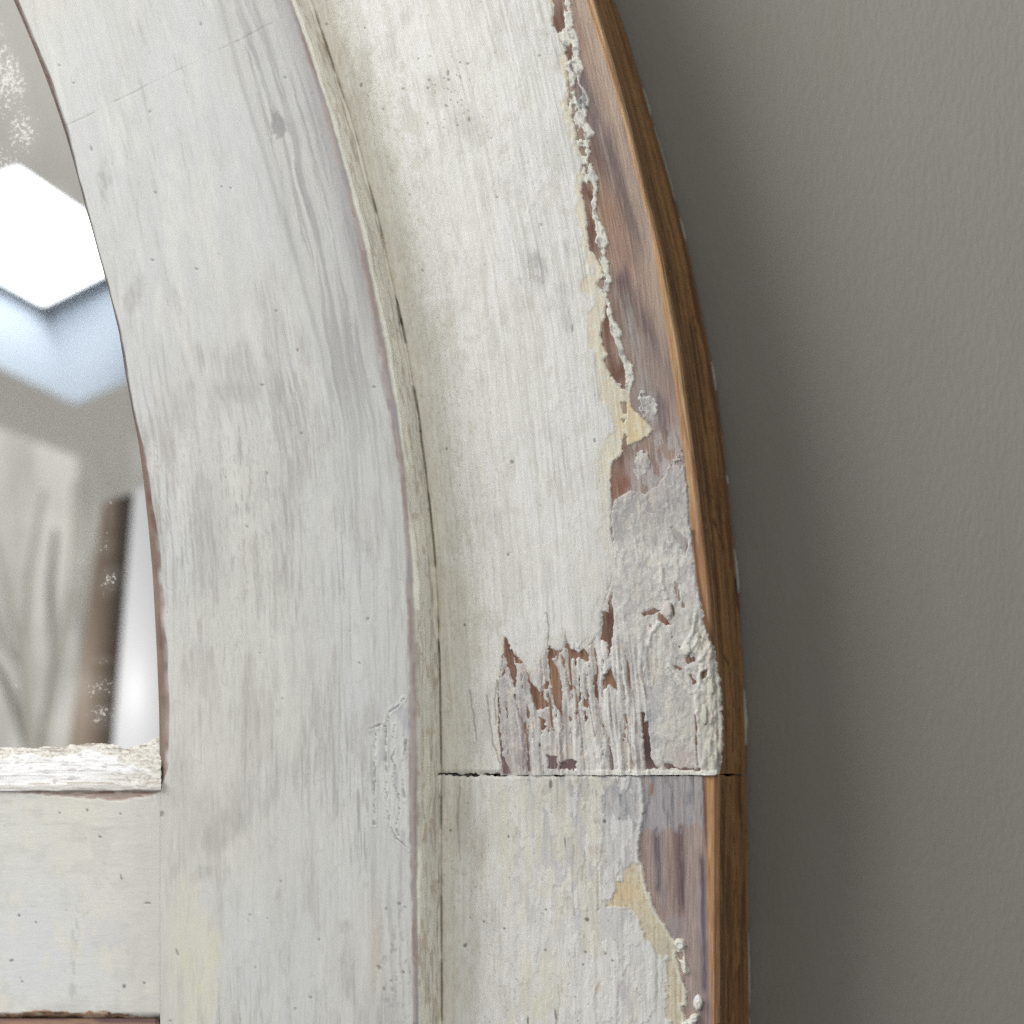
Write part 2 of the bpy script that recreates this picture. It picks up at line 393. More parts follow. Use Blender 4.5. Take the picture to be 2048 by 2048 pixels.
    mixc(c, 0.6 * (1 - ss(U + 20 * fb(U / 20, V / 40, 107, 3), 325, 420)) * ss(V, 1585, 1640), (193, 192, 186))
    # lifted, cracked patch next to the arris
    cp = loc_poly(U, V, [(752, 1456), (772, 1440), (785, 1418), (806, 1392), (819, 1425), (820, 1700), (806, 1690), (790, 1676), (776, 1640), (766, 1600), (756, 1560), (749, 1500)], 20, 3, 14)
    kcp = ss(cp, -1, 4); h += 0.00008 * kcp * (1 + 0.8 * fb(U / 9, V / 60, 91, 3))
    mixc(c, 0.6 * kcp, (206, 207, 203)); mixc(c, 0.55 * kcp * ss(fb(U / 7, V / 60, 94, 3), 0.1, 0.5), (165, 166, 168))
    mixc(c, 0.6 * ss(loc_poly(U, V, [(806, 1392), (816, 1440), (822, 1480), (800, 1450), (790, 1425)], 20, 2, 10), -2, 6), (172, 172, 180))
    cr = np.minimum.reduce([loc_line(U + 2.2 * fb(U / 6, V / 10, 96, 3), V + 1.5 * vn(U / 5, V / 5, 99), q, 20) for q in
        [[(808, 1398), (794, 1414), (778, 1424), (771, 1452), (754, 1454), (740, 1458)], [(750, 1452), (749, 1560), (748, 1650)], [(772, 1450), (771, 1530), (774, 1620), (780, 1650), (790, 1675), (806, 1688), (818, 1698)],
         [(790, 1450), (786, 1480), (792, 1500), (783, 1515), (790, 1536), (784, 1560), (795, 1590), (800, 1620), (792, 1650), (796, 1672)], [(812, 1480), (806, 1530), (808, 1600)], [(752, 1455), (762, 1448)]]])
    cw = 0.3 + 2.6 * ss(fb(U / 12, V / 22, 108, 3), -0.5, 0.6); ck_ = 1 - ss(cr, 0.25 * cw, cw); h += 0.00010 * (1 - ss(np.abs(cr - 4), 0, 4)) - 0.00022 * ck_; mixc(c, 0.5 * ck_, (124, 122, 118))
    # pock-marked area near the foot of the picture
    pk = np.exp(-ell(U, V, 790, 1940, 32, 110) ** 2)
    pn = ss(fb(U / 7, V / 11, 101, 3), 0.35, 0.6) * pk; h -= 0.00012 * pn; mixc(c, 0.6 * pn, (150, 150, 148))
    mixc(c, 0.35 * np.exp(-ell(U, V, 752, 1900, 12, 90) ** 2), (208, 198, 182))
    # hairline joint
    jj = np.abs(fj) + 99 * (U > 600); jk = (1 - ss(jj, 0.4, 1.9)) * (0.15 + 0.7 * ss(fb(U / 30, V / 30, 104, 2), -0.4, 0.3))
    h -= 0.00006 * jk; mixc(c, 0.5 * jk * (U > 140), (140, 140, 136))
    # pin holes and flecks
    sp = [(182, 297, 2.4, 5.5, -15), (300, 223, 2.2, 2.8, 0), (118, 131, 2, 2, 0), (147, 166, 2.5, 2, 20), (311, 385, 2.2, 2.5, 0), (443, 374, 2, 2, 0), (461, 376, 2, 2, 0), (305, 520, 3.6, 2, 0), (393, 538, 4, 1.8, 15), (402, 48, 1.8, 3, 0), (324, 1645, 0.1, 0.1, 0), (735, 1238, 2.2, 3.8, 40), (719, 1326, 2.2, 2, 0), (524, 770, 4, 2, 0), (552, 622, 2.5, 2, 0), (595, 700, 2, 3.5, 10),
          (494, 1053, 3.2, 1.8, 45), (354, 1905, 2, 8, -22), (500, 1830, 2.2, 2, 0), (510, 1935, 1.8, 1.8, 0), (340, 2042, 2.2, 2, 0), (638, 1879, 2.2, 2, 0), (621, 1995, 2.8, 2.4, 0), (768, 1978, 2.8, 4.5, 10), (782, 1962, 2.5, 2.5, 0), (810, 1815, 2, 2, 0), (798, 1808, 4, 3, 0), (772, 1818, 2, 3, 0), (806, 1945, 2, 3, 10), (758, 1935, 6, 3, 50), (700, 1262, 1.2, 1.2, 0), (562, 1763, 1.8, 1.8, 0), (590, 2018, 1.6, 3, 15), (570, 155, 2.5, 2.5, 0), (748, 774, 4, 2.2, 0), (534, 947, 1.6, 4, 0), (603, 867, 2.5, 2.5, 0), (323, 1628, 5, 6, 20), (565, 1397, 1.8, 1.6, 0)]
    for k in range(14):
        x, y = RNG.uniform(60, 820), RNG.uniform(0, 2048); sp.append((x, y, RNG.uniform(0.4, 1.5), RNG.uniform(0.5, 2.2), RNG.uniform(-40, 40)))
    for (x, y, rx, ry, ro) in sp:
        r0, r1 = np.searchsorted(V1, [y - 16, y + 16])
        if r1 <= r0: continue
        e = ell(U[r0:r1], V[r0:r1], x, y, rx + 0.6, ry + 0.6, ro); k = 1 - ss(e, 0.6, 1.2)
        h[r0:r1] -= 0.00012 * k; mixc(c[r0:r1], 0.58 * k, (108, 106, 102))
    e = ell(U, V, 554, 1783, 9, 20, 8); h += 0.00012 * (1 - ss(e, 0.3, 1.0)) * (e < 1.2)
    # bare wood on the worn inner and outer arrises
    ed = np.zeros(U.shape, bool); ed[:, :nfront0 + 1] = True
    wood = full(U, (160, 136, 122)); mixc(wood, ss(fb((U - xi[:, None]) / 4, V / 260, 110, 3), -0.2, 0.5), (172, 148, 136)); mixc(wood, 0.8 * ss((U - xi[:, None]) / wi[:, None] + 0.2 * fb(V / 40, V * 0, 113, 3), 0.5, 0.75), (134, 100, 94))
    mixc(wood, (1 - ss(np.abs(V - 560), 250, 330)) * np.ones(U.shape), (120, 112, 106))
    rag = ss((wi[:, None] + 0.7 * fb(V / 40, V * 0, 116, 2)) - (U - xi[:, None]), -0.8, 0.8) * (wi[:, None] > 2)
    wood = wood * (0.62 + 0.12 * fb(U / 4, V / 50, 117, 3) - 0.14 * (1 - ss(V, 260, 320)))[..., None]
    c = c * (1 - rag[..., None]) + wood * rag[..., None]
    pw = full(U, (168, 158, 154)); mixc(pw, ss(fb(g / 4, V / 90, 120, 3), -0.1, 0.5), (152, 137, 132)); mixc(pw, ss(fb(g / 9, V / 60, 123, 2), 0.1, 0.6), (152, 150, 152))
    ka = xfa - 3 + 2.5 * fb(U / 5, V / 24, 126, 3) + 3 * ss(fb(V / 120, V * 0, 127, 2), 0, 0.7); k2 = ss(U, ka, ka + 4)
    c = c * (1 - k2[..., None]) + pw * k2[..., None]
    # outer side: old cream paint with ridges, bright line along the arris
    side = np.zeros(U.shape, bool); side[:, nfront1 + 2:] = True
    dd = np.clip((Y - 0.0007) / (D1 - 0.0007), 0, 1)
    sc_ = full(U, (196, 194, 184)); mixc(sc_, ss(fb(dd * 9, V / 130, 130, 3), 0.0, 0.5), (208, 205, 190)); mixc(sc_, 0.7 * ss(fb(dd * 14, V / 60, 133, 3), 0.2, 0.6), (158, 154, 144))
    mixc(sc_, 0.6 * ss(fb(dd * 7, V / 24, 136, 3), 0.35, 0.6), (164, 148, 128))
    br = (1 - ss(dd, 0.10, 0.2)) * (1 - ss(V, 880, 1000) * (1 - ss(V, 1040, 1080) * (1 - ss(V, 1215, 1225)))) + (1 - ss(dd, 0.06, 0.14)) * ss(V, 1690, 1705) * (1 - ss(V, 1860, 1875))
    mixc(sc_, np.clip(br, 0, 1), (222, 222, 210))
    sc_ *= 1.07
    c = np.where(side[..., None], sc_, c)
    hs = np.where(side, 0.0004 * fb(dd * 6, V / 110, 140, 4) + 0.00022 * fb(dd * 12, V / 30, 143, 3), 0) * ss(dd, 0.0, 0.15)
    h = np.where(front, h, 0)
    c = c * np.where(side, 1.0, 0.83)[..., None]
    P = proj(U, V, Y); P[..., 1] -= h; P[..., 0] += hs
    # dark splits of bare wood on the side
    for nm, f in (('arch_segment', -fj), ('arch_segment', fj)):
        cut(nm, P, f, M_SASH, root, c)
build_sash()

# ---- cross rail, its putty bead and the silvered glass
def build_rail():
    xr = lambda v: f_in(v) + 1.0
    V1 = np.concatenate([[1576, 1578], np.arange(1580, 2026, 2.2), [2028, 2031, 2034, 2036]])
    S = np.concatenate([np.linspace(-900, -20, 40)[:-1], np.linspace(-20, 1, 2)[:1], np.arange(-18, 318.5, 2.2)])
    S = np.append(S, [318.6, 321])
    U = np.repeat(S[None], len(V1), 0); V = np.repeat(V1[:, None], len(S), 1)
    Y = np.full(U.shape, 0.00003); Y[:, -1] = 0.00016; Y[0] = 0.003; Y[1] = 0.0012
    Y[-4:] = np.array([0.0002, 0.0012, 0.0035, 0.0045])[:, None]
    V = V.copy(); V[-4:] += 2.5 * fb(U[-4:] / 30, V[-4:] * 0, 200, 3) - 0.008 * (U[-4:] - 150)*-1
    h = 0.00003 * fb(U / 90, V / 60, 201) + 0.000012 * fb(U / 60, V / 5, 203)
    c = full(U, (199, 199, 194)); mixc(c, ss(fb(U / 160, V / 120, 205, 3), -0.3, 0.5), (202, 201, 192))
    mixc(c, 0.7 * np.exp(-ell(U, V, 60, 1900, 170, 130) ** 2), (198, 201, 203))
    mixc(c, 0.45 * ss(fb(U / 70, V / 9, 207, 4), 0.2, 0.7) * (1 - ss(V, 1680, 1780)), (176, 176, 170))
    # drips and rubbed marks
    d1 = loc_line(U + 9 * fb(U / 14, V / 30, 210, 4), V, [(165, 1790), (152, 1850), (146, 1920), (150, 2020)], 30)
    mixc(c, 0.6 * (1 - ss(d1, 1, 11)) * ss(fb(U / 9, V / 22, 211, 4), -0.35, 0.3), (170, 170, 165)); h -= 0.00004 * (1 - ss(d1, 2, 8))
    d2 = loc_line(U + 3 * fb(U / 9, V / 30, 213, 3), V, [(165, 1830), (190, 1815), (205, 1840)], 30)
    mixc(c, 0.5 * (1 - ss(d2, 1, 7)) * ss(fb(U / 7, V / 9, 214, 3), -0.3, 0.3), (176, 176, 176))
    d3 = loc_line(U + 10 * fb(U / 12, V / 24, 216, 4), V, [(274, 1870), (268, 1960)], 30); mixc(c, 0.35 * (1 - ss(d3, 2, 9)), (170, 170, 166))
    mixc(c, 0.4 * (1 - ss(ell(U + 10 * fb(U / 20, V / 20, 219, 3), V, 215, 1860, 60, 44), 0.4, 1.1)), (190, 189, 192))
    mixc(c, 0.8 * ss(U + 14 * fb(U / 20, V / 30, 209, 3), 215, 310), (191, 190, 184))
    smear = ss(fb(U / 40, V / 34, 220, 5), 0.15, 0.6); mixc(c, 0.4 * smear, (184, 184, 179)); mixc(c, 0.5 * ss(fb(U / 30, V / 60, 221, 4), 0.3, 0.6), (206, 204, 192))
    for (x, y, rx, ry, ro) in [(174, 1620, 2.6, 2.4, 0), (119, 1626, 2, 2, 0), (38, 1831, 2.8, 2.6, 0), (23, 1921, 4.5, 2.2, -15), (242, 1754, 1.2, 7, -15), (295, 1806, 8, 1.4, 0), (248, 1973, 3.4, 4.4, 20), (44, 1963, 2.4, 2, 0), (241, 1628, 2, 2, 0), (288, 1966, 2.4, 2.4, 0), (72, 1845, 2, 2, 0), (200, 1674, 3.5, 2, 20)]:
        k = 1 - ss(ell(U, V, x, y, rx + .5, ry + .5, ro), 0.6, 1.2); h -= 0.0001 * k; mixc(c, 0.75 * k, (96, 94, 92))
    for k in range(18):
        x, y = RNG.uniform(0, 310), RNG.uniform(1600, 2020); q = 1 - ss(ell(U, V, x, y, RNG.uniform(1, 2), RNG.uniform(1, 2)), 0.5, 1.2); mixc(c, 0.45 * q, (130, 128, 124))
    # bare worn wood along the upper edge and the lower arris
    topw = cat([(-900, 3), (0, 4), (60, 6), (120, 11), (190, 18), (240, 20), (280, 15), (305, 8), (319, 4)], U) + 3 * fb(U / 14, V / 9, 222, 3)
    k = ss(topw - (V - 1581), -2, 2); wd = full(U, (164, 150, 142)); mixc(wd, ss(fb(U / 40, V / 3, 225, 3), 0, 0.5), (132, 106, 100)); mixc(wd, ss(-fb(U / 30, V / 4, 228, 3), 0.1, 0.6), (182, 172, 164))
    c = c * (1 - k[..., None]) + wd * k[..., None]; h -= 0.0003 * k
    bot = 2030 - cat([(-900, 10), (0, 2), (40, 6), (90, 10), (150, 6), (200, 8), (240, 4), (280, -3), (319, -8)], U) - 3 * fb(U / 12, V / 8, 231, 3)
    k = ss(V - bot, -1, 2); wd = full(U, (150, 118, 92)); mixc(wd, ss(fb(U / 30, V / 3, 234, 3), 0, 0.4), (96, 66, 50)); mixc(wd, ss(-fb(U / 20, V / 5, 237, 3), 0.2, 0.5), (178, 160, 140))
    c = c * (1 - k[..., None]) + wd * k[..., None]
    kk = ss(V - bot, -22, -4) * (1 - k); mixc(c, 0.35 * kk * ss(fb(U / 25, V / 10, 240, 3), -0.3, 0.4), (172, 170, 170))
    c = c * 0.83
    P = proj(U, V, Y); P[..., 1] -= h
    mesh_obj('cross_rail', P, grid_faces(*U.shape), M_RAIL, root, c)
    # lower moulding edge under the rail, bare wood
    S2 = np.linspace(-900, 318, 300); V2 = np.linspace(2037, 2420, 60)
    U, V = np.meshgrid(S2, V2); c = full(U, (150, 122, 104)); mixc(c, ss(fb(U / 90, V / 5, 243, 3), -0.1, 0.5), (118, 92, 92)); mixc(c, ss(V, 2060, 2070), (198, 198, 194))
    P = proj(U, V, 0.0028 + 0 * U); P[..., 1] -= 0.00008 * fb(U / 50, V / 5, 246, 3)
    mesh_obj('lower_panel', P, grid_faces(*U.shape), M_RAIL, root, c)

    # putty bead
    n = 60; t = np.linspace(0, 1, n)
    S = np.concatenate([np.linspace(-900, -20, 60)[:-1], np.arange(-20, 319.5, 1.9), [320.5, 322.5]])
    T, U = np.meshgrid(t, S, indexing='ij')
    top = cat([(-900, 1488), (0, 1490), (60, 1492), (120, 1488), (180, 1481), (225, 1484), (245, 1492), (270, 1488), (300, 1478), (322, 1468)], U) + 2.2 * fb(U / 18, U * 0, 250, 4)
    V = top + T * (1582.5 - top + 0.8 * fb(U / 40, U * 0, 253, 2))
    prof = 0.0034 * (1 - T) ** 1.3 - 0.0009 * np.sin(np.pi * np.clip(T, 0, 1)) ** 0.8 - 0.0007 * ss(T, 0.80, 0.86)
    prof = np.where(T > 0.985, 0.0004, prof)
    white = ss(T + 0.10 * fb(U / 30, T * 5, 256, 3), cat([(-900, .25), (0, .28), (100, .22), (190, .18), (225, .3), (260, .42), (300, .62), (322, .8)], U) - 0.03, cat([(-900, .25), (0, .28), (100, .22), (190, .18), (225, .3), (260, .42), (300, .62), (322, .8)], U) + 0.03) * (1 - 0.8 * ss(U, 180, 250) * ss(T, 0.55, 0.66))
    rough = fb(U / 5, V / 4, 259, 4); lay = fb(U / 46, V / 3.4, 262, 4)
    h = 0.0001 * rough * (1 - white) + 0.00012 * lay + 0.0002 * white
    h += 0.00016 * fb(U / 12, V / 9, 265, 3) * ss(U, 190, 290)
    c = full(U, (200, 197, 189)); mixc(c, ss(rough, 0.1, 0.6), (214, 212, 205)); mixc(c, ss(-rough, 0.15, 0.65), (168, 162, 150))
    mixc(c, 0.7 * (1 - ss(T, .12, .24)) * ss(fb(U / 22, V / 3, 268, 3), 0.1, 0.5), (130, 118, 108))
    mixc(c, white, (222, 224, 223)); mixc(c, 0.75 * white * ss(lay, 0.15, 0.55), (192, 190, 188)); mixc(c, 0.6 * white * ss(fb(U / 16, V / 5, 271, 3), 0.4, 0.6), (168, 160, 156))
    mixc(c, 0.8 * ss(T, 0.83, 0.87), (204, 201, 194)); mixc(c, 0.7 * ss(T, 0.83, 0.87) * ss(fb(U / 30, T * 9, 274, 3), 0.2, 0.5), (238, 232, 222))
    mixc(c, 0.7 * ss(T, 0.8, 0.83) * (1 - ss(T, 0.84, 0.86)) * ss(fb(U / 24, U * 0, 277, 3), -0.1, 0.3), (150, 138, 120))
    c *= 0.8
    P = proj(U, V, prof); P[..., 1] -= h * ss(T, 0, 0.06) * (T < 0.985)
    mesh_obj('putty_bead', P, grid_faces(*U.shape), M_PUTTY, root, c)

    # glass with worn silvering
    S = np.concatenate([np.linspace(-3500, -300, 60)[:-1], np.linspace(-300, 420, 200)]); V1 = np.concatenate([np.linspace(-1300, -200, 40)[:-1], np.linspace(-200, 1600, 300)])
    U, V = np.meshgrid(S, V1)
    def E(x, y, rx, ry, ro=0): return np.exp(-ell(U, V, x, y, rx, ry, ro) ** 2)
    d = 1.05 * np.maximum.reduce([E(20, 150, 55, 110), 0.9 * E(45, 260, 40, 70), 0.85 * E(0, 320, 60, 50), 0.8 * E(10, 60, 50, 40)]) * ss(f_in(V) - U, 18, 55)
    d = np.maximum.reduce([d, 0.55 * E(125, 375, 35, 14, 30), 0.85 * E(220, 1160, 22, 34, 20), 0.8 * E(195, 1375, 40, 30), 0.8 * E(200, 1430, 36, 34), 0.6 * E(205, 1320, 26, 14), 0.55 * E(210, 1090, 26, 30), 0.7 * E(32, 1371, 14, 8), 0.45 * E(160, 1120, 20, 20), 0.5 * E(220, 1020, 14, 60)])
    d = np.maximum(d, 0.12)
    c = np.repeat(d[..., None], 3, -1)
    YG = 0.0030
    P = proj(U, V, YG + 0 * U); nb = P.shape[0] * P.shape[1]
    mesh_obj('mirror_glass', P, grid_faces(*U.shape), M_MIRROR, root, c)
    return YG
YG = build_rail()
_v = np.linspace(VTOP, VBOT, 90); _r = f_bk(_v) - 14
mesh_obj('leak_blocker', np.stack([proj(np.full_like(_v, -3600), _v, np.full_like(_v, D2 - 0.001)), proj(_r, _v, np.full_like(_v, D2 - 0.001)), proj(_r, _v, np.full_like(_v, D2 + 0.003))], 1), grid_faces(90, 3), M_SIDE, root, np.broadcast_to(alb((120, 92, 64)), (270, 3)))  # unseen panel added to stop light leaking behind the frame

# ------------------------------------------------------------------ outer frame boards
def grain_g(U, V):
    return U - 0.85 * (f_bf(V) - 1400)
def wood_h(U, V):
    g = grain_g(U, V)
    seam = np.exp(-((U - f_ck(V) - 1.5) / 3.4) ** 2) * (0.25 + 0.75 * ss(fb(V / 90, V * 0, 306, 3), -0.3, 0.2))
    return -0.0016 * seam + 0.00003 * fb(g / 4, V / 120, 300, 3) + 0.00006 * fb(g / 22, V / 200, 303, 3)
def crust_x(V):
    return cat([(0, 1140), (164, 1164), (286, 1178), (424, 1194), (557, 1221), (671, 1241), (780, 1266), (860, 1300)], V)
def wood_col(U, V):
    g = grain_g(U, V)
    wu = U + 8 * fb(g / 12, V / 90, 310, 3); wv = V + 18 * fb(g / 9, V / 160, 313, 3)
    c = full(U, (170, 143, 126))
    mixc(c, 0.5 * ss(fb(g / 9, V / 160, 316, 3), -0.2, 0.5), (150, 122, 112))
    def stroke(pts, w, rgb, k=0.9):
        d = loc_line(wu, wv, pts, 3.0 * w); mixc(c, k * np.exp(-(d / w) ** 2), rgb)
    def blob(x, y, rx, ry, ro, rgb, k=0.85):
        e = ell(wu, wv, x, y, rx, ry, ro); mixc(c, k * np.exp(-e ** 2), rgb)
    blob(1150, 40, 30, 90, -14, (165, 128, 112)); blob(1205, 180, 24, 120, -16, (186, 158, 134))
    stroke([(1160, 150), (1180, 200), (1205, 275), (1235, 345), (1262, 430), (1285, 500)], 20, (120, 105, 105), 0.92)
    stroke([(1185, 290), (1205, 350)], 18, (128, 98, 88)); blob(1212, 425, 30, 60, -12, (166, 124, 92)); blob(1240, 500, 34, 60, -12, (170, 134, 112))
    stroke([(1240, 560), (1262, 620), (1300, 680), (1336, 735), (1350, 790)], 17, (106, 86, 88), 0.92); stroke([(1238, 600), (1262, 690)], 14, (150, 142, 136), 0.7)
    blob(1290, 725, 36, 55, -12, (166, 150, 140)); blob(1326, 800, 22, 60, -8, (166, 136, 126)); blob(1296, 810, 26, 44, -12, (150, 151, 154)); stroke([(1320, 800), (1340, 870)], 16, (116, 98, 108), 0.8)
    blob(1250, 905, 26, 34, 0, (120, 88, 74), 1.0); blob(1245, 965, 30, 32, 0, (144, 92, 66), 1.0); blob(1300, 930, 34, 40, 0, (168, 140, 132)); blob(1215, 660, 24, 60, 0, (126, 84, 66), 1.0); blob(1235, 745, 26, 34, 0, (124, 84, 66), 1.0)
    for (x, y, rx, ry) in [(1116, 40, 14, 40), (1140, 105, 12, 24), (1180, 388, 12, 26), (1188, 465, 16, 46), (1212, 620, 10, 30)]:
        blob(x, y, rx, ry, -10, (116, 76, 60), 1.0)
    wz = ss(V, 800, 900) * ss(U, 1236, 1290) * ss(fb(g / 7, V / 26, 317, 4) + 0.35 * ss(V, 860, 960) + 0.3 * ss(U, 1320, 1360), 0.05, 0.55); mixc(c, 0.85 * wz, (186, 182, 182))
    wz = ss(V, 560, 640) * np.exp(-((U - crust_x(V) - 26) / 22) ** 2) * ss(fb(g / 6, V / 40, 318, 4), 0.0, 0.5) * (V < 860); mixc(c, 0.55 * wz, (166, 162, 160))
    # splintered zone: raw orange and dark timber
    zz = ss(V, 1180, 1240) * (V < 1549)
    mixc(c, zz, (140, 104, 82)); mixc(c, 0.8 * zz * ss(fb(g / 7, V / 60, 320, 3), -0.1, 0.4), (112, 70, 54)); mixc(c, 0.7 * zz * ss(fb(g / 6, V / 90, 323, 3), 0.15, 0.5), (168, 118, 76))
    mixc(c, zz * ss(V, 1480, 1510), (118, 92, 96)); mixc(c, 0.9 * zz * np.exp(-ell(U, V, 1298, 1500, 20, 70) ** 2), (84, 58, 64)); mixc(c, 0.8 * zz * np.exp(-ell(U, V, 1330, 1535, 60, 14) ** 2), (134, 104, 96))
    mixc(c, 0.8 * zz * np.exp(-ell(U, V, 1220, 1240, 14, 70) ** 2), (96, 62, 56))
    # lower board: straight striped wood under a grey wash
    lo = V > 1549.5
    lc = full(U, (176, 152, 142)); s = U - 0.02 * (V - 1550)
    mixc(lc, 0.6 * ss(fb(s / 6, V / 260, 330, 3), -0.1, 0.5), (158, 132, 124))
    for (x, w_, a, b, rgb, k) in [(1312, 7, 1640, 1800, (88, 84, 100), .9), (1322, 6, 1650, 1830, (160, 156, 160), .6), (1352, 12, 1640, 1850, (120, 92, 96), .8), (1360, 5, 1640, 1830, (88, 60, 76), .9), (1336, 10, 1660, 1800, (160, 132, 118), .7), (1400, 6, 1700, 2000, (92, 78, 104), .9), (1394, 3, 1760, 1900, (190, 178, 176), .6), (1380, 14, 1600, 2100, (180, 160, 154), .6), (1345, 20, 1820, 1900, (160, 152, 158), .7), (1396, 12, 1990, 2100, (126, 110, 118), .7)]:
        q = np.exp(-((s - x + 2 * fb(U / 30, V / 60, 333, 2)) / w_) ** 2) * ss(V, a, a + 25) * (1 - ss(V, b - 30, b))
        mixc(lc, k * q, rgb)
    wash = 1 - ss(V + 14 * fb(U / 9, V / 22, 336, 3) + 0.10 * (U - 1330), 1650, 1668)
    mixc(lc, 0.85 * wash, (174, 172, 176)); mixc(lc, 0.7 * wash * ss(fb(U / 8, V / 50, 339, 3), 0.15, 0.5), (122, 126, 136)); mixc(lc, 0.5 * wash * ss(fb(U / 12, V / 40, 342, 3), 0.3, 0.6), (184, 166, 158))
    mixc(lc, 0.9 * (1 - ss(ell(U, V, 1303, 1578, 5, 16), 0.6, 1.1)), (166, 118, 84))
    c = np.where(lo[..., None], lc, c)
    # paler sapwood and the orange arris
    xo = cat(ORANGE, V)
    up = V < 1000
    mixc(c, (0.75 - 0.45 * ss(V, 560, 760)) * ss(U, xo - 34 - 6 * fb(g / 9, V / 60, 345, 2), xo - 14) * (1 - ss(V, 880, 1000)), (188, 164, 142))
    ko = ss(U, xo - 1.5 + 2 * fb(V / 40, V * 0, 348, 2), xo + 2)
    mixc(c, ko, (200, 162, 112)); mixc(c, 0.7 * ko * ss(fb((U - xo) / 5, V / 260, 350, 3), -0.05, 0.4), (188, 138, 78)); mixc(c, 0.6 * ko * ss(fb((U - xo) / 3.4, V / 160, 353, 2), 0.3, 0.6), (140, 88, 42))
    mixc(c, 0.7 * ko * ss(V, 980, 1060) * (V < 1549), (172, 120, 62)); mixc(c, 0.8 * ko * lo, (186, 136, 78)); mixc(c, 0.08 * ko, (172, 150, 126)); c = np.where((ko > 0.5)[..., None], c * np.array([1.14, 1.06, 0.92]), c); mixc(c, 0.9 * ko * lo * np.exp(-((U - 1431) / 3.5) ** 2), (110, 66, 30)); mixc(c, 0.8 * lo * np.exp(-((U - xo) / 3.5) ** 2) * (1 - ss(V, 1640, 1720)), (104, 50, 32))
    mixc(c, 0.85 * (V > 1060) * (V < 1549) * np.exp(-((U - xo - 4) / 4.5) ** 2), (122, 74, 48))
    lum = c.mean(-1, keepdims=True); c = c + (lum - c) * 0.22
    # fine grain
    fg = fb(g / 2.6, V / 70, 356, 3); mixc(c, 0.28 * ss(fg, 0.1, 0.7), (104, 84, 76)); mixc(c, 0.2 * ss(-fg, 0.2, 0.7), (214, 196, 178))
    return c

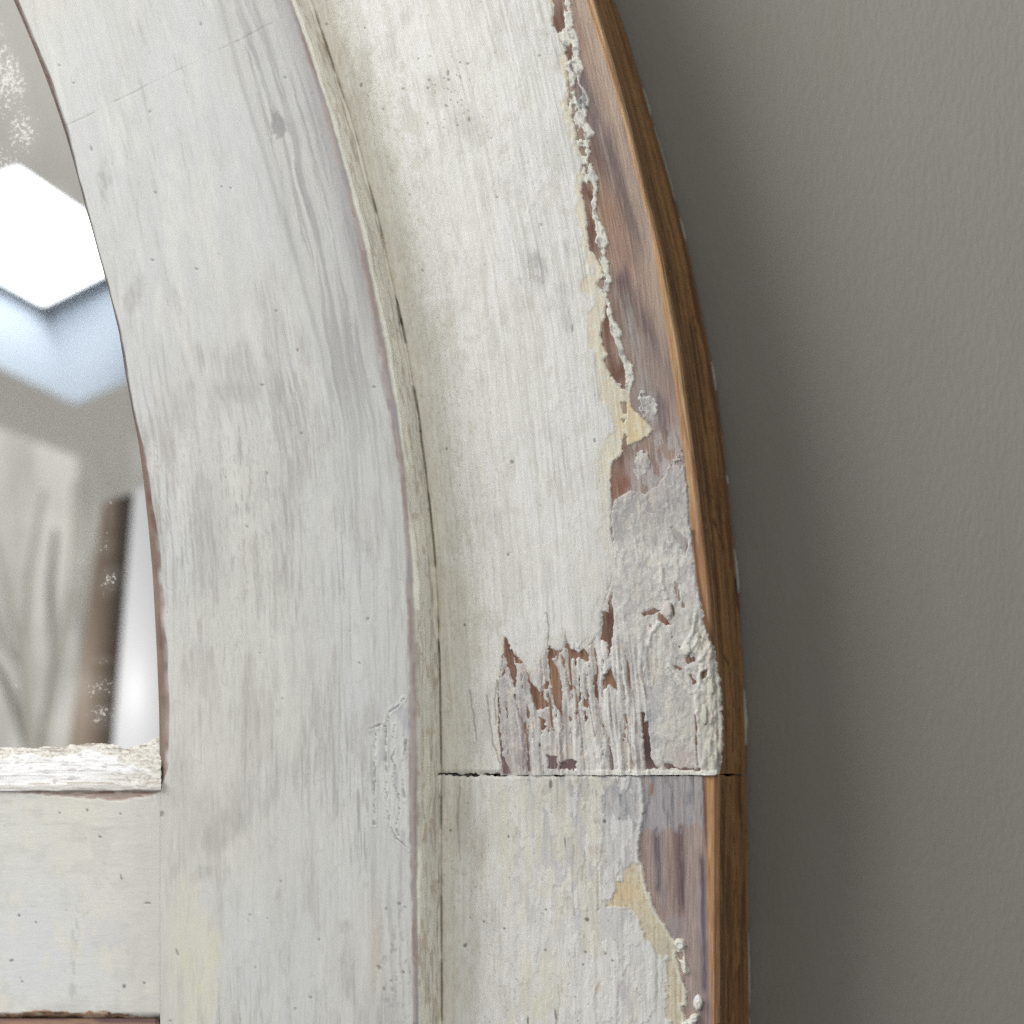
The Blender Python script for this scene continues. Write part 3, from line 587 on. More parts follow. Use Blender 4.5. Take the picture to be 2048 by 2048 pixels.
def side_cols():
    return np.linspace(0, 1, 34)
def build_wood(v0, v1, up, parent):
    V1 = rows(v0, v1, 2.3)
    if up: V1[-1] = v1
    L = f_ck(V1) - 70; X = f_bf(V1); XB = f_bk(V1)
    nL, nR = 22, 215
    mid = X - 180 - 280 * ss(V1, 760, 960)
    cols = [L + (mid - L) * t for t in np.linspace(0, 1, nL)[:-1]] + [mid + (X - mid) * t for t in np.linspace(0, 1, nR)]
    nf = len(cols)
    yy = [np.full_like(V1, D1)] * nf
    for t in side_cols()[1:]:
        cols.append(X + (XB - X) * t); yy.append(np.full_like(V1, D1 + t * (D2 - D1)))
    U = np.stack(cols, 1); Y = np.stack(yy, 1); V = np.repeat(V1[:, None], U.shape[1], 1)
    je = 2.2 * fb(U / 18, U * 0, 360 if up else 363, 3)
    V = V + (je * ss(V, v1 - 8, v1) if up else je * (1 - ss(V, v0, v0 + 8)))
    c = wood_col(U, V)
    Xa = X[:, None]
    h = wood_h(U, V); front = np.zeros(U.shape, bool); front[:, :nf] = True
    # slightly eased arris
    ease = np.where(front, 0.0006 * ss(U, Xa - 7, Xa) ** 2, 0.0006 * (1 - ss((Y - D1), 0, 0.006)))
    dd = np.clip((Y - D1) / (D2 - D1), 0, 1)
    # side: dark sawn timber with long splits
    sc = full(U, (140, 100, 60)); tt = dd + 0.0001 * (V - 800) * 0.6
    ring = fb(tt * 9, V / 620, 370, 4); fine = fb(tt * 34, V / 240, 374, 3)
    mixc(sc, ss(ring, 0.0, 0.5), (164, 120, 74)); mixc(sc, ss(-ring, 0.05, 0.5), (114, 80, 46)); mixc(sc, 0.6 * ss(fine, 0.15, 0.6), (92, 62, 34)); mixc(sc, 0.5 * ss(-fine, 0.2, 0.6), (182, 136, 84))
    mixc(sc, 0.7 * (1 - ss(dd, 0.02, 0.16 + 0.06 * vn(V / 90, V * 0, 377))) * (1 - 0.5 * ss(V, 0, 100)), (160, 132, 108) if up else (140, 104, 64))
    sp = ss(fb(dd * 15, V / 200, 380, 3) + 0.25 * ss(V, 450, 900) - 0.2, 0.34, 0.5)
    if up:
        dl = np.minimum.reduce([loc_line(dd * 300 + 4 * fb(V / 40, V * 0, 383, 3), V, q, 30) for q in [[(90, 900), (100, 1010), (84, 1100), (96, 1230), (110, 1310), (150, 1330)], [(120, 1040), (200, 1100)], [(200, 640), (190, 780), (215, 860)], [(120, 600), (126, 720)], [(240, 860), (230, 960)], [(150, 1280), (170, 1420), (160, 1500)]]])
    else:
        dl = np.minimum.reduce([loc_line(dd * 300 + 5 * fb(V / 40, V * 0, 383, 3), V, q, 30) for q in [[(120, 1570), (140, 1590)], [(150, 1650), (180, 1740), (150, 1830), (170, 1920)], [(120, 1920), (140, 1990), (110, 2040)], [(40, 1560), (44, 1800), (40, 2048)], [(235, 1560), (240, 2048)]]])
    kd = np.maximum(0.75 * sp, 1 - ss(dl, 2.5, 8)); mixc(sc, 0.7 * kd, (52, 35, 20))
    sc = sc * 0.92 + alb((122, 104, 84)) * 0.08
    sc *= 1.34
    po = ss(fb(dd * 40, V / 26, 388, 3), 0.35, 0.6); mixc(sc, 0.4 * po, (70, 50, 32))
    c = np.where(front[..., None], c, sc)
    P = proj(U, V, Y); P[..., 1] += np.where(front, ease - h + 0.0028 * (1 - ss(U, mid[:, None], mid[:, None] + 8)), 0)
    P[..., 0] -= np.where(front, 0, 0.0005 * kd + ease + 0.00016 * fb(dd * 20, V / 160, 386, 3)) * (dd < 0.99)
    # end grain at the joint
    n, m = U.shape
    o = mesh_obj('frame_board', P, grid_faces(n, m), M_WOOD, parent, c)
    o.data.materials.append(M_SIDE)
    mi = np.zeros((n - 1, m - 1), np.int32); mi[:, nf - 1:] = 1
    o.data.polygons.foreach_set('material_index', mi.ravel())
    r = -1 if up else 0
    e0 = P[r]; e1 = proj(U[r], V[r], np.full(U.shape[1], D2))
    ev = np.concatenate([e0, e1]); k = len(e0)
    ef = np.array([(i, i + 1, k + i + 1, k + i) for i in range(k - 1)])
    ec = np.broadcast_to(alb((92, 66, 46)), (2 * k, 3))
    mesh_obj('end_grain', ev, ef, M_SIDE, o, ec)
    return o
VJ0, VJ1 = 1548.3, 1551.2
up_board = build_wood(VTOP, VJ0, True, root)
lo_board = build_wood(VJ1, VBOT, False, root)
up_board['label'] = 'curved upper frame board with splintered paint above the joint'
lo_board['label'] = 'straight lower frame board below the joint with striped bare wood'

HOLES = [  # raw timber showing through the torn paint
    [(1009, 1276), (1024, 1307), (1033, 1346), (1031, 1376), (1020, 1346), (1009, 1307)], [(1028, 1309), (1047, 1323), (1041, 1329), (1030, 1322)], [(1002, 1354), (1010, 1332), (1010, 1348)],
    [(1054, 1343), (1063, 1365), (1080, 1388), (1097, 1407), (1094, 1415), (1073, 1420), (1066, 1401), (1058, 1368)], [(1097, 1294), (1105, 1318), (1116, 1346), (1125, 1374), (1122, 1401), (1125, 1427), (1114, 1418), (1105, 1388), (1102, 1362), (1097, 1318)],
    [(1097, 1296), (1108, 1302), (1124, 1300), (1110, 1310), (1104, 1320)], [(1123, 1308), (1130, 1323), (1132, 1340), (1125, 1323)], [(1133, 1287), (1140, 1298), (1153, 1301), (1164, 1295), (1178, 1312), (1175, 1325), (1156, 1315), (1142, 1318)],
    [(1224, 1184), (1227, 1242), (1224, 1284), (1218, 1318), (1215, 1284), (1200, 1281), (1207, 1242), (1204, 1222), (1216, 1226), (1218, 1203)], [(1209, 1351), (1223, 1336), (1227, 1357), (1236, 1382), (1228, 1376), (1220, 1368), (1207, 1382)],
    [(1080, 1435), (1091, 1441), (1087, 1450), (1094, 1454), (1083, 1460)], [(1095, 1510), (1114, 1513), (1114, 1537), (1097, 1537)], [(1122, 1526), (1136, 1518), (1153, 1522), (1153, 1538), (1122, 1538)], [(1140, 1436), (1144, 1436), (1142, 1446)], [(1088, 1368), (1098, 1364), (1096, 1376), (1086, 1378)],
    [(1283, 1424), (1288, 1425), (1290, 1446), (1295, 1443), (1300, 1480), (1302, 1516), (1309, 1530), (1322, 1536), (1291, 1538), (1291, 1508), (1286, 1460)], [(1281, 1228), (1309, 1217), (1320, 1222), (1310, 1226), (1284, 1232)], [(1316, 1226), (1330, 1236), (1342, 1248), (1332, 1250), (1318, 1240)], [(1342, 1210), (1347, 1214), (1348, 1232), (1344, 1226)],
    [(1349, 1166), (1356, 1168), (1362, 1200), (1356, 1202)], [(1364, 1204), (1370, 1210), (1368, 1218), (1363, 1212)], [(1344, 1056), (1360, 1066), (1376, 1082), (1372, 1112), (1366, 1098), (1352, 1080)], [(1002, 1510), (1012, 1524), (1022, 1548), (1008, 1548)], [(1168, 1396), (1176, 1404), (1174, 1414), (1168, 1410)],
    [(1404, 1345), (1414, 1340), (1412, 1356), (1405, 1358)], [(1330, 1526), (1342, 1530), (1360, 1540), (1402, 1541), (1402, 1538), (1330, 1537)]]

UP_EDGE = [(-1400, 420), (-450, 980), (-60, 1096), (0, 1106), (53, 1110), (70, 1120), (106, 1129), (130, 1132), (159, 1137), (207, 1136), (240, 1146), (262, 1154), (286, 1154), (300, 1160), (318, 1166), (384, 1164), (410, 1170), (437, 1174), (490, 1178), (520, 1196), (545, 1208), (570, 1194), (590, 1210), (612, 1214), (631, 1208), (671, 1203), (700, 1214), (708, 1217), (721, 1209), (745, 1218), (768, 1232), (784, 1256), (792, 1262), (815, 1262), (838, 1289), (858, 1308), (872, 1298), (884, 1276), (892, 1252), (912, 1243), (925, 1226), (962, 1222), (1015, 1224), (1060, 1222), (1100, 1232), (1130, 1232), (1160, 1226), (1190, 1216), (1230, 1204), (1262, 1204), (1284, 1186), (1294, 1178), (1306, 1158)]
UP_POLY = [(x, v) for v, x in UP_EDGE] + [(1140, 1290), (1132, 1284), (1128, 1302), (1106, 1300), (1098, 1290), (1092, 1318), (1096, 1356), (1080, 1384), (1062, 1362), (1050, 1332), (1036, 1316), (1026, 1304), (1010, 1274), (1006, 1312), (1000, 1354), (997, 1400), (998, 1460), (1003, 1520), (1010, 1560), (-600, 1560), (-600, -1400)]
LO_EDGE = [(1540, 1284), (1552, 1285), (1615, 1289), (1668, 1286), (1700, 1281), (1715, 1281), (1732, 1288), (1756, 1289), (1790, 1301), (1817, 1310), (1846, 1329), (1866, 1342), (1880, 1348), (1890, 1362), (1899, 1371), (1912, 1370), (1930, 1374), (1946, 1382), (1950, 1368), (1930, 1362), (1916, 1354), (1930, 1358), (1960, 1368), (1986, 1376), (2008, 1376), (2020, 1370), (2050, 1372), (2800, 1376)]
LO_POLY = [(x, v) for v, x in LO_EDGE] + [(500, 2800), (500, 1540)]

def base_paint_fields(U, V, lower):
    g = grain_g(U, V)
    emb = fb(g / 4.6, V / 110, 400, 4); emb2 = fb(g / 12, V / 260, 404, 3); lump = fb(U / 45, V / 80, 407, 3)
    zone = 0.55 + 0.45 * ss(U, 900, 1050) * (1 - ss(V, 500, 900))
    gr = np.clip(fb(g / 5.5, V / 130, 425, 3) - 0.2, 0, 1) * ss(fb(U / 70, V / 90, 426, 3), -0.4, 0.3)
    pore = ss(fb(U / 4, V / 7, 427, 3), 0.35, 0.6) * ss(fb(U / 50, V / 70, 428, 3), 0.0, 0.5)
    h = 0.00012 + 0.000075 * emb * zone + 0.00006 * emb2 + 0.00008 * lump - 0.00014 * gr - 0.00006 * pore
    c = full(U, (213, 213, 209))
    mixc(c, 0.6 * ss(fb(U / 18, V / 34, 429, 4), 0.1, 0.55), (196, 194, 186)); mixc(c, 0.55 * ss(fb(U / 14, V / 40, 431, 4), 0.15, 0.6), (224, 224, 220))
    mixc(c, 0.5 * ss(fb(U / 55, V / 95, 432, 4), 0.2, 0.6), (192, 191, 186)); mixc(c, 0.5 * gr * 2, (178, 176, 168)); mixc(c, 0.3 * pore, (176, 173, 165))
    mixc(c, 0.5 * ss(fb(U / 80, V / 160, 410, 3), -0.2, 0.5), (207, 206, 199)); mixc(c, 0.45 * ss(fb(U / 30, V / 60, 413, 3), 0.1, 0.6), (216, 217, 212))
    mixc(c, 0.38 * ss(-emb, 0.15, 0.7) * zone, (180, 180, 172)); mixc(c, 0.35 * ss(fb(g / 6, V / 60, 416, 4), 0.3, 0.7), (188, 187, 181))
    mixc(c, 0.4 * ss(fb(g / 8, V / 420, 434, 3), 0.1, 0.55), (224, 224, 219)); mixc(c, 0.35 * ss(-fb(g / 7, V / 380, 437, 3), 0.15, 0.6), (194, 193, 187))
    # old dirt and yellowing, with corner shade painted in, beside the sash
    dk = U - f_ck(V)
    mixc(c, 0.4 * (1 - ss(dk + 22 * fb(U / 30, V / 90, 419, 3), 6, 105)), (188, 180, 158))
    mt = fb(U / 5, V / 9, 422, 3); mixc(c, 0.3 * ss(mt, 0.25, 0.6) * (1 - ss(dk, 60, 220)), (170, 162, 138))
    return g, h, np.minimum(c * 1.1, 0.87)

def specks(U, V, V1, c, h, sp, depth=0.0001):
    for (x, y, rx, ry, ro, k, rgb) in sp:
        r0, r1 = np.searchsorted(V1, [y - 3 * max(rx, ry) - 2, y + 3 * max(rx, ry) + 2])
        if r1 <= r0: continue
        q = 1 - ss(ell(U[r0:r1], V[r0:r1], x, y, rx + 0.4, ry + 0.4, ro), 0.55, 1.2)
        h[r0:r1] -= depth * q; mixc(c[r0:r1], k * q, rgb)

def build_paint_up():
    V1 = rows(VTOP, 1547, 1.75)
    L = f_ck(V1) - 60; R = np.minimum(f_bf(V1) + 2, 1325)
    s = np.linspace(0, 1, 350)
    U = L[:, None] + s[None] * (R - L)[:, None]; V = np.repeat(V1[:, None], len(s), 1)
    wu = U + 2.0 * fb(U / 7, V / 9, 430, 3); wv = V + 2.6 * fb(U / 6, V / 8, 433, 3)
    f = np.full(U.shape, -60.0); near = (U > 960) | (V < 60)
    f[~near] = 90.0
    f[near] = sd_poly(wu[near], wv[near], UP_POLY)
    # crusted ridge and pits along the torn edge
    crust = cat([(-1300, 510), (-400, 1030), (0, 1140), (61, 1151), (93, 1159), (127, 1162), (164, 1164), (193, 1178), (225, 1175), (238, 1169), (265, 1186), (286, 1178), (331, 1186), (379, 1198), (424, 1194), (464, 1207), (511, 1213), (557, 1223), (586, 1217), (631, 1228), (671, 1241), (708, 1249), (732, 1264), (758, 1268), (780, 1262), (800, 1262)], V)
    dc = crust - wu
    wd_ = 6.5 + 5.0 * fb(V / 22, V * 0, 436, 4) + 3.5 * fb(V / 60, V * 0, 439, 2)
    rim = (wd_ - np.abs(dc - 6 + 2.5 * fb(V / 17, U / 17, 442, 3)))
    fc = np.where(V < 790, rim, -30)
    # bridges that tie the ridge to the coat
    br = fb(U / 13, V / 17, 445, 3) + 0.06 - 0.4 * (V > 590) * (V < 760)
    bridge = np.where((dc > 0) & (V < 790), br * 14, -30)
    pits = np.maximum.reduce([loc_poly(U, V, q, 12, 2.2, 6) for q in [[(1108, -30), (1124, -30), (1128, 30), (1130, 56), (1116, 66), (1106, 50), (1108, 20)], [(1134, 92), (1144, 94), (1144, 118), (1136, 122)], [(1172, 372), (1184, 372), (1187, 392), (1180, 406), (1170, 394)],
              [(1180, 430), (1196, 432), (1203, 480), (1206, 514), (1194, 508), (1180, 500), (1178, 470)], [(1210, 618), (1222, 622), (1228, 660), (1236, 690), (1250, 716), (1262, 730), (1262, 750), (1250, 770), (1234, 766), (1222, 748), (1213, 722), (1218, 708), (1206, 690), (1206, 660), (1214, 644)], [(1200, 560), (1212, 556), (1212, 586), (1196, 572)]]])
    ft = np.minimum(np.maximum(f, np.minimum(bridge, dc)), -pits)
    ft = np.maximum(ft, fc)
    hole2 = np.maximum.reduce([loc_poly(U, V, q, 12, 1.4, 4) for q in [[(1243, 806), (1253, 806), (1254, 826), (1247, 828)], [(1243, 838), (1252, 840), (1246, 846)], [(1248, 868), (1254, 872), (1252, 900), (1244, 900), (1246, 884)]]])
    ft = np.minimum(ft, -hole2)
    lim = np.where((U > 1262) & (V > 880), -5, 50); ft = np.minimum(ft, np.where(V > 1290, np.where(f > 0, f, -5), 50)); 
    U, V, ft = snap(U, V, ft)
    g, h, c = base_paint_fields(U, V, False)
    # cream undercoat showing in a band along the torn edge
    wy = cat([(-400, 2), (0, 4), (240, 5), (420, 10), (500, 12), (540, 24), (600, 30), (700, 22), (760, 14), (800, 40), (880, 46), (930, 22), (1000, 22), (1060, 26), (1100, 14), (1180, 10), (1230, 14), (1300, 6), (1500, 2)], V) + 13 * fb(U / 15, V / 30, 450, 4)
    ky = ss(wy - f, -4, 3) * (U > 980); kc = ss(-f, -0.5, 1.5)
    top = 1 - ky
    h += 0.00010 * top * ss(f, 0, 3)
    mixc(c, (0.8 - 0.35 * ss(V, 930, 980)) * ky * (1 - kc), (219, 209, 184)); mixc(c, 0.6 * ky * ss(fb(U / 8, V / 14, 453, 3), 0, 0.5), (214, 216, 206))
    yb = 1 - ss(ell(U + 5 * fb(U / 9, V / 9, 456, 3), V, 1262, 845, 34, 52, -12), 0.6, 1.05); mixc(c, 0.8 * yb, (216, 196, 152)); mixc(c, 0.6 * yb * ss(fb(U / 7, V / 12, 459, 3), 0.15, 0.5), (226, 220, 204))
    # the lumpy crust itself
    cl = fb(U / 9, V / 15, 462, 4)
    mixc(c, kc, (214, 213, 204)); mixc(c, 0.75 * kc * ss(cl, 0.1, 0.5), (160, 158, 154)); mixc(c, 0.5 * kc * ss(-cl, 0.1, 0.5), (226, 222, 206)); mixc(c, 0.5 * kc * ss(fb(U / 6, V / 7, 465, 2), 0.4, 0.6), (110, 92, 84))
    h += kc * (0.00013 * cl + 0.00010)
    pb = np.exp(-np.maximum(f, 0) / 26) * ss(V, 960, 1060) * (U > 1040); mixc(c, 0.65 * pb, (209, 209, 205)); mixc(c, 0.4 * pb * ss(fb(U / 12, V / 20, 467, 4), 0.1, 0.4), (184, 183, 182))
    # blistered grey bead
    e = ell(U, V, 1163, 198, 13, 27, -8); bead = 1 - ss(e, 0.6, 1.0); h += 0.00015 * bead * fb(U / 4, V / 4, 468, 3); mixc(c, 0.8 * bead, (160, 162, 164)); mixc(c, 0.7 * bead * ss(fb(U / 4, V / 5, 470, 2), 0.2, 0.5), (100, 100, 98))
    # raised lip where the coat curls
    h += 0.00006 * np.exp(-((f - 5) / 4) ** 2) * (f > 0) * (U > 1000)
    # bruises
    for (x, y, rx, ry, ro, k, rgb) in [(1078, 545, 26, 44, -8, .7, (176, 176, 172)), (1120, 610, 18, 60, -10, .4, (190, 189, 184)), (1068, 520, 10, 26, 0, .5, (172, 172, 170)), (1140, 640, 8, 36, -4, .5, (176, 176, 174)), (930, 240, 34, 40, -20, .5, (180, 178, 164)), (870, 170, 30, 26, -20, .35, (188, 184, 168)), (960, 270, 26, 30, 0, .4, (180, 178, 166)), (1040, 590, 14, 50, -8, .4, (184, 184, 180)),
                                       (890, 700, 40, 100, -8, .35, (190, 184, 168)), (900, 1180, 60, 60, 0, .35, (196, 190, 172)), (980, 1240, 40, 24, 0, .45, (188, 184, 168)), (960, 1000, 40, 200, 0, .2, (200, 196, 184)), (940, 1300, 34, 120, 0, .4, (200, 194, 182)), (960, 1450, 30, 90, 4, .45, (182, 178, 170)), (920, 1430, 14, 110, 6, .35, (206, 204, 192)), (1180, 1150, 22, 60, 0, .4, (222, 218, 204)), (1090, 1330, 30, 30, 0, .5, (206, 198, 176))]:
        w1 = ell(U + 6 * fb(U / 14, V / 30, 472, 3), V + 9 * fb(U / 14, V / 30, 475, 3), x, y, rx, ry, ro)
        mixc(c, k * (1 - ss(w1, 0.4, 1.15)) * (0.5 + 0.5 * ss(fb(g / 5, V / 16, 478, 3), -0.3, 0.4)), rgb)
    sp = [(723, 171, 3, 4, 10), (859, 161, 2.4, 2.6, 0), (857, 177, 2.4, 2.4, 0), (898, 160, 3, 3, 0), (897, 145, 2.2, 4, 10), (937, 128, 3.5, 2, -30), (921, 126, 2.4, 2, 0), (807, 178, 2.6, 2, 0), (654, 49, 2.4, 3, 0), (731, 57, 2, 2, 0), (846, 541, 2.2, 3, 0), (894, 898, 2.2, 3, 0), (1190, 881, 2.4, 5, -8), (939, 240, 2.5, 5, 0), (893, 212, 2.5, 2, 0), (1146, 657, 1.5, 9, 0), (1025, 924, 4, 4, 0), (1080, 112, 2.6, 2.6, 0), (1083, 450, 2.4, 2.4, 0), (1017, 1109, 2.4, 3, 0), (767, 219, 2, 2, 0), (821, 390, 2, 2, 0), (995, 395, 2.5, 2, 0), (838, 862, 2.4, 2.4, 0), (930, 1250, 3, 3, 0), (876, 1290, 3, 15, 0), (800, 641, 3, 9, -12)]
    sp = [q + (0.62, (96, 88, 76)) for q in sp]
    for k in range(60):
        y = RNG.uniform(-20, 1540); x = RNG.uniform(f_ck(y) + 4, min(1210, f_bf(y) - 120)); sp.append((x, y, RNG.uniform(0.7, 1.6), RNG.uniform(0.8, 2.4), RNG.uniform(-50, 50), RNG.uniform(0.2, 0.55), (140, 132, 112)))
    for k in range(40):
        x, y = RNG.normal(905, 45), RNG.normal(190, 55); sp.append((x, y, RNG.uniform(0.8, 2), RNG.uniform(0.8, 2.4), RNG.uniform(-50, 50), RNG.uniform(0.4, 0.8), (112, 104, 84)))
    specks(U, V, V1, c, h, sp)
    # splits in the coat above the splinters
    cr = np.minimum.reduce([loc_line(U + 2 * fb(U / 6, V / 14, 480, 3), V, q, 20) for q in [[(975, 1390), (980, 1440), (988, 1490), (1004, 1535)], [(940, 1380), (948, 1430), (955, 1480)], [(996, 1360), (990, 1400), (992, 1450)], [(1096, 1290), (1098, 1255), (1094, 1225)], [(1133, 1288), (1131, 1262)]]])
    h -= 0.0001 * (1 - ss(cr, 0.6, 2.5)); mixc(c, 0.6 * (1 - ss(cr, 0.6, 2.2)), (126, 118, 108))
    # dark gap along the joint
    V = V + 3.5 * fb(U / 13, U * 0, 485, 4) * ss(V, 1530, 1546)
    jt = ss(V, 1538 + 3 * fb(U / 14, V * 0, 483, 3), 1546); mixc(c, 0.4 * jt, (150, 140, 128)); h -= 0.00025 * jt
    rimh = ss(ft, 0, 2.2)
    P = proj(U, V, D1 + 0 * U); P[..., 1] -= wood_h(U, V) + (h + 0.0001) * rimh - 0.00004 * (1 - rimh)
    cut('paint_layer', P, ft, M_PAINT, up_board, c)
build_paint_up()

def build_primer_up():
    """thin grey-white remains on the splintered lower end of the curved board"""
    V1 = np.linspace(780, 1549, 450); U1 = np.linspace(975, 1452, 285)
    U, V = np.meshgrid(U1, V1)
    xo = cat(ORANGE, V); lim = np.minimum(xo, 1445)
    wu = U + 3 * fb(U / 8, V / 10, 500, 3); wv = V + 4 * fb(U / 7, V / 12, 503, 3)
    poly = [(1226, 1000), (1240, 994), (1262, 980), (1290, 988), (1318, 970), (1338, 930), (1352, 890), (1364, 895), (1372, 940), (1380, 1010), (1390, 1120), (1412, 1230), (1428, 1290), (1440, 1360), (1447, 1440), (1446, 1500), (1436, 1556), (1000, 1556), (1004, 1500), (998, 1440), (996, 1380), (1008, 1290), (1030, 1300), (1060, 1340), (1092, 1300), (1130, 1280), (1180, 1290), (1196, 1262), (1202, 1220), (1218, 1180), (1228, 1110), (1222, 1040)]
    f = sd_poly(wu, wv, poly)
    dry = fb(U / 6, V / 16, 506, 4) - 0.55 * ss(V, 880, 1010) * 1.6 - 0.9 * ss(V, 1000, 1040)
    f = np.minimum(f, -dry * 30 + 4)
    f = np.minimum(f, (lim - U) + 3.5 * fb(U / 7, V / 8, 509, 3) + 7 * ss(V, 1270, 1330))
    holes = np.maximum.reduce([loc_poly(U, V, q, 12, 2.2, 6, 512) for q in HOLES])
    extra = np.where((V > 1270) & (U < 1210), 12 * (fb(U / 6, V / 34, 515, 4) - 0.66), -9)
    f = np.minimum(f, -np.maximum(holes, extra))
    # white bead at the old knot
    f = np.maximum(f, np.maximum.reduce([(1 - ell(U + 4 * fb(U / 5, V / 6, 518, 3), V + 4 * fb(U / 5, V / 6, 520, 3), x, y, rx, ry, ro)) * min(rx, ry) for (x, y, rx, ry, ro) in [(1284, 930, 17, 32, 6), (1296, 812, 18, 34, -14)]]) - np.maximum(0, 18 * (fb(U / 6, V / 7, 522, 3) - 0.15)))
    U, V, f = snap(U, V, f)
    g = grain_g(U, V)
    spl = ss(V, 1255, 1310) * (1 - ss(U, 1285, 1320))       # splinters
    s1 = U + 0.06 * (V - 1400) * 0 + 5 * fb(V / 90, U / 60, 524, 2) - 0.08 * (V - 1400)
    r1 = fb(s1 / 11, V / 190, 526, 3); r2 = fb(s1 / 4.5, V / 80, 529, 3)
    lump = fb(U / 14, V / 18, 532, 4); fine = fb(U / 5, V / 6, 535, 3)
    fk1 = fb(U / 20, V / 34, 586, 5); fk2 = fb(U / 11, V / 24, 590, 5)
    h = 0.00006 + 0.00006 * lump + 0.000012 * fine + 0.00007 * ss(fk1, -0.05, 0.10) + 0.00006 * ss(fk2, 0.15, 0.28) + 0.00014 * fb(U / 26, V / 70, 596, 3) + spl * (0.0005 * r1 + 0.00010 * r2 + 0.0002)
    edge = ss(U, lim - 44 - 10 * fb(U / 20, V / 30, 538, 2), lim - 22) * ss(V, 1190, 1260)
    h += edge * (0.0003 + 0.0005 * fb(U / 13, V / 30, 541, 3))
    knot = np.exp(-ell(U, V, 1390, 1330, 50, 60) ** 2)
    h += knot * 0.0003 * fb(U / 13, V / 15, 544, 3)
    c = full(U, (210, 210, 207))
    mixc(c, 0.6 * ss(fb(U / 40, V / 50, 547, 3), -0.1, 0.5), (218, 218, 214)); mixc(c, 0.6 * ss(fb(U / 26, V / 36, 550, 4), 0.15, 0.6), (184, 184, 184))
    mixc(c, 0.5 * (1 - ss(fk1, 0.0, 0.05)), (188, 186, 187)); mixc(c, 0.6 * ss(fk2, 0.2, 0.25), (222, 222, 218)); mixc(c, 0.5 * (1 - ss(np.abs(fk1 - 0.02), 0.0, 0.035)), (150, 142, 142))
    mixc(c, (1 - ss(V, 1000, 1100)) * 0.7, (182, 178, 178)); mixc(c, 0.6 * (1 - ss(V, 990, 1080)) * ss(fb(U / 8, V / 20, 553, 3), 0.05, 0.5), (152, 146, 148))
    mixc(c, 0.6 * (1 - ss(ell(U + 8 * fb(U / 14, V / 20, 556, 3), V, 1262, 1170, 44, 70, 10), 0.5, 1.1)), (196, 196, 196)); mixc(c, 0.7 * (1 - ss(ell(U, V, 1250, 1040, 34, 60, 0), 0.4, 1.1)), (172, 172, 174))
    mixc(c, 0.8 * spl, (204, 204, 203)); mixc(c, 0.85 * spl * ss(r1, 0.1, 0.5), (228, 228, 226)); mixc(c, 0.75 * spl * ss(-r1, 0.18, 0.55), (168, 163, 163)); mixc(c, 0.6 * spl * ss(-r2, 0.3, 0.65), (136, 116, 114))
    mixc(c, 0.5 * spl * (1 - ss(U, 1040, 1110)) , (176, 172, 174))
    mixc(c, 0.55 * ss(V, 1380, 1420) * np.exp(-ell(U, V, 1365, 1460, 60, 60) ** 2), (208, 206, 200)); mixc(c, 0.5 * np.exp(-ell(U, V, 1305, 1440, 14, 50) ** 2), (176, 184, 196)); mixc(c, 0.5 * np.exp(-ell(U, V, 1368, 1520, 26, 30) ** 2), (194, 178, 170))
    mixc(c, 0.8 * edge, (204, 204, 194)); mixc(c, 0.6 * edge * ss(fb(U / 6, V / 14, 559, 3), 0.15, 0.5), (160, 156, 146)); mixc(c, 0.55 * edge * ss(fb(U / 7, V / 20, 562, 3), 0.35, 0.6), (146, 124, 104))
    mixc(c, 0.6 * knot * ss(fb(U / 6, V / 8, 565, 3), 0.05, 0.4), (166, 167, 168))
    mixc(c, 0.9 * np.maximum(1 - ss(ell(U, V, 1284, 930, 18, 34, 6), 0.8, 1.2), 1 - ss(ell(U, V, 1300, 806, 14, 26, -14), 0.8, 1.2)) * ss(fine, -0.2, 0.3), (204, 204, 200))
    # lifted chip with its shadowed edges, ridges that run down from it
    ck = 1 - ss(ell(U, V, 1336, 1222, 11, 20, 6), 0.75, 1.05); h += 0.0004 * ck; mixc(c, 0.7 * ck, (198, 190, 186))
    rd = np.minimum.reduce([loc_line(U + 3 * fb(U / 8, V / 12, 568, 3), V, q, 30) for q in [[(1322, 1130), (1324, 1165), (1332, 1196)], [(1322, 1240), (1304, 1262), (1296, 1290)], [(1392, 1230), (1384, 1270), (1366, 1300)], [(1398, 1280), (1372, 1310)], [(1400, 1320), (1420, 1290)], [(1404, 1330), (1394, 1400), (1396, 1440)], [(1246, 1345), (1256, 1400), (1260, 1540)], [(1340, 1330), (1380, 1385), (1400, 1380)]]])
    kr = 1 - ss(rd, 1.5, 6); h += 0.00028 * kr; mixc(c, 0.75 * kr, (222, 223, 218))
    dk = np.minimum.reduce([loc_line(U + 3 * fb(U / 7, V / 18, 571, 3), V, q, 20) for q in [[(1078, 1290), (1084, 1340), (1086, 1388)], [(1150, 1370), (1158, 1420), (1168, 1510)], [(1170, 1350), (1178, 1400), (1192, 1470)], [(1056, 1470), (1060, 1540)], [(1252, 1430), (1262, 1500), (1266, 1545)], [(1392, 1430), (1396, 1530)], [(1028, 1390), (1046, 1450), (1050, 1540)], [(1120, 1470), (1128, 1540)]]])
    kk = 1 - ss(dk, 0.8, 3.4); h -= 0.0002 * kk; mixc(c, 0.75 * kk, (136, 118, 120))
    mixc(c, 0.2 * ss(fine, 0.2, 0.6), (176, 174, 172)); vein = 1 - ss(np.abs(fb(U / 20, V / 26, 577, 4)), 0.0, 0.10); mixc(c, 0.55 * vein, (226, 226, 223)); h += 0.00006 * vein
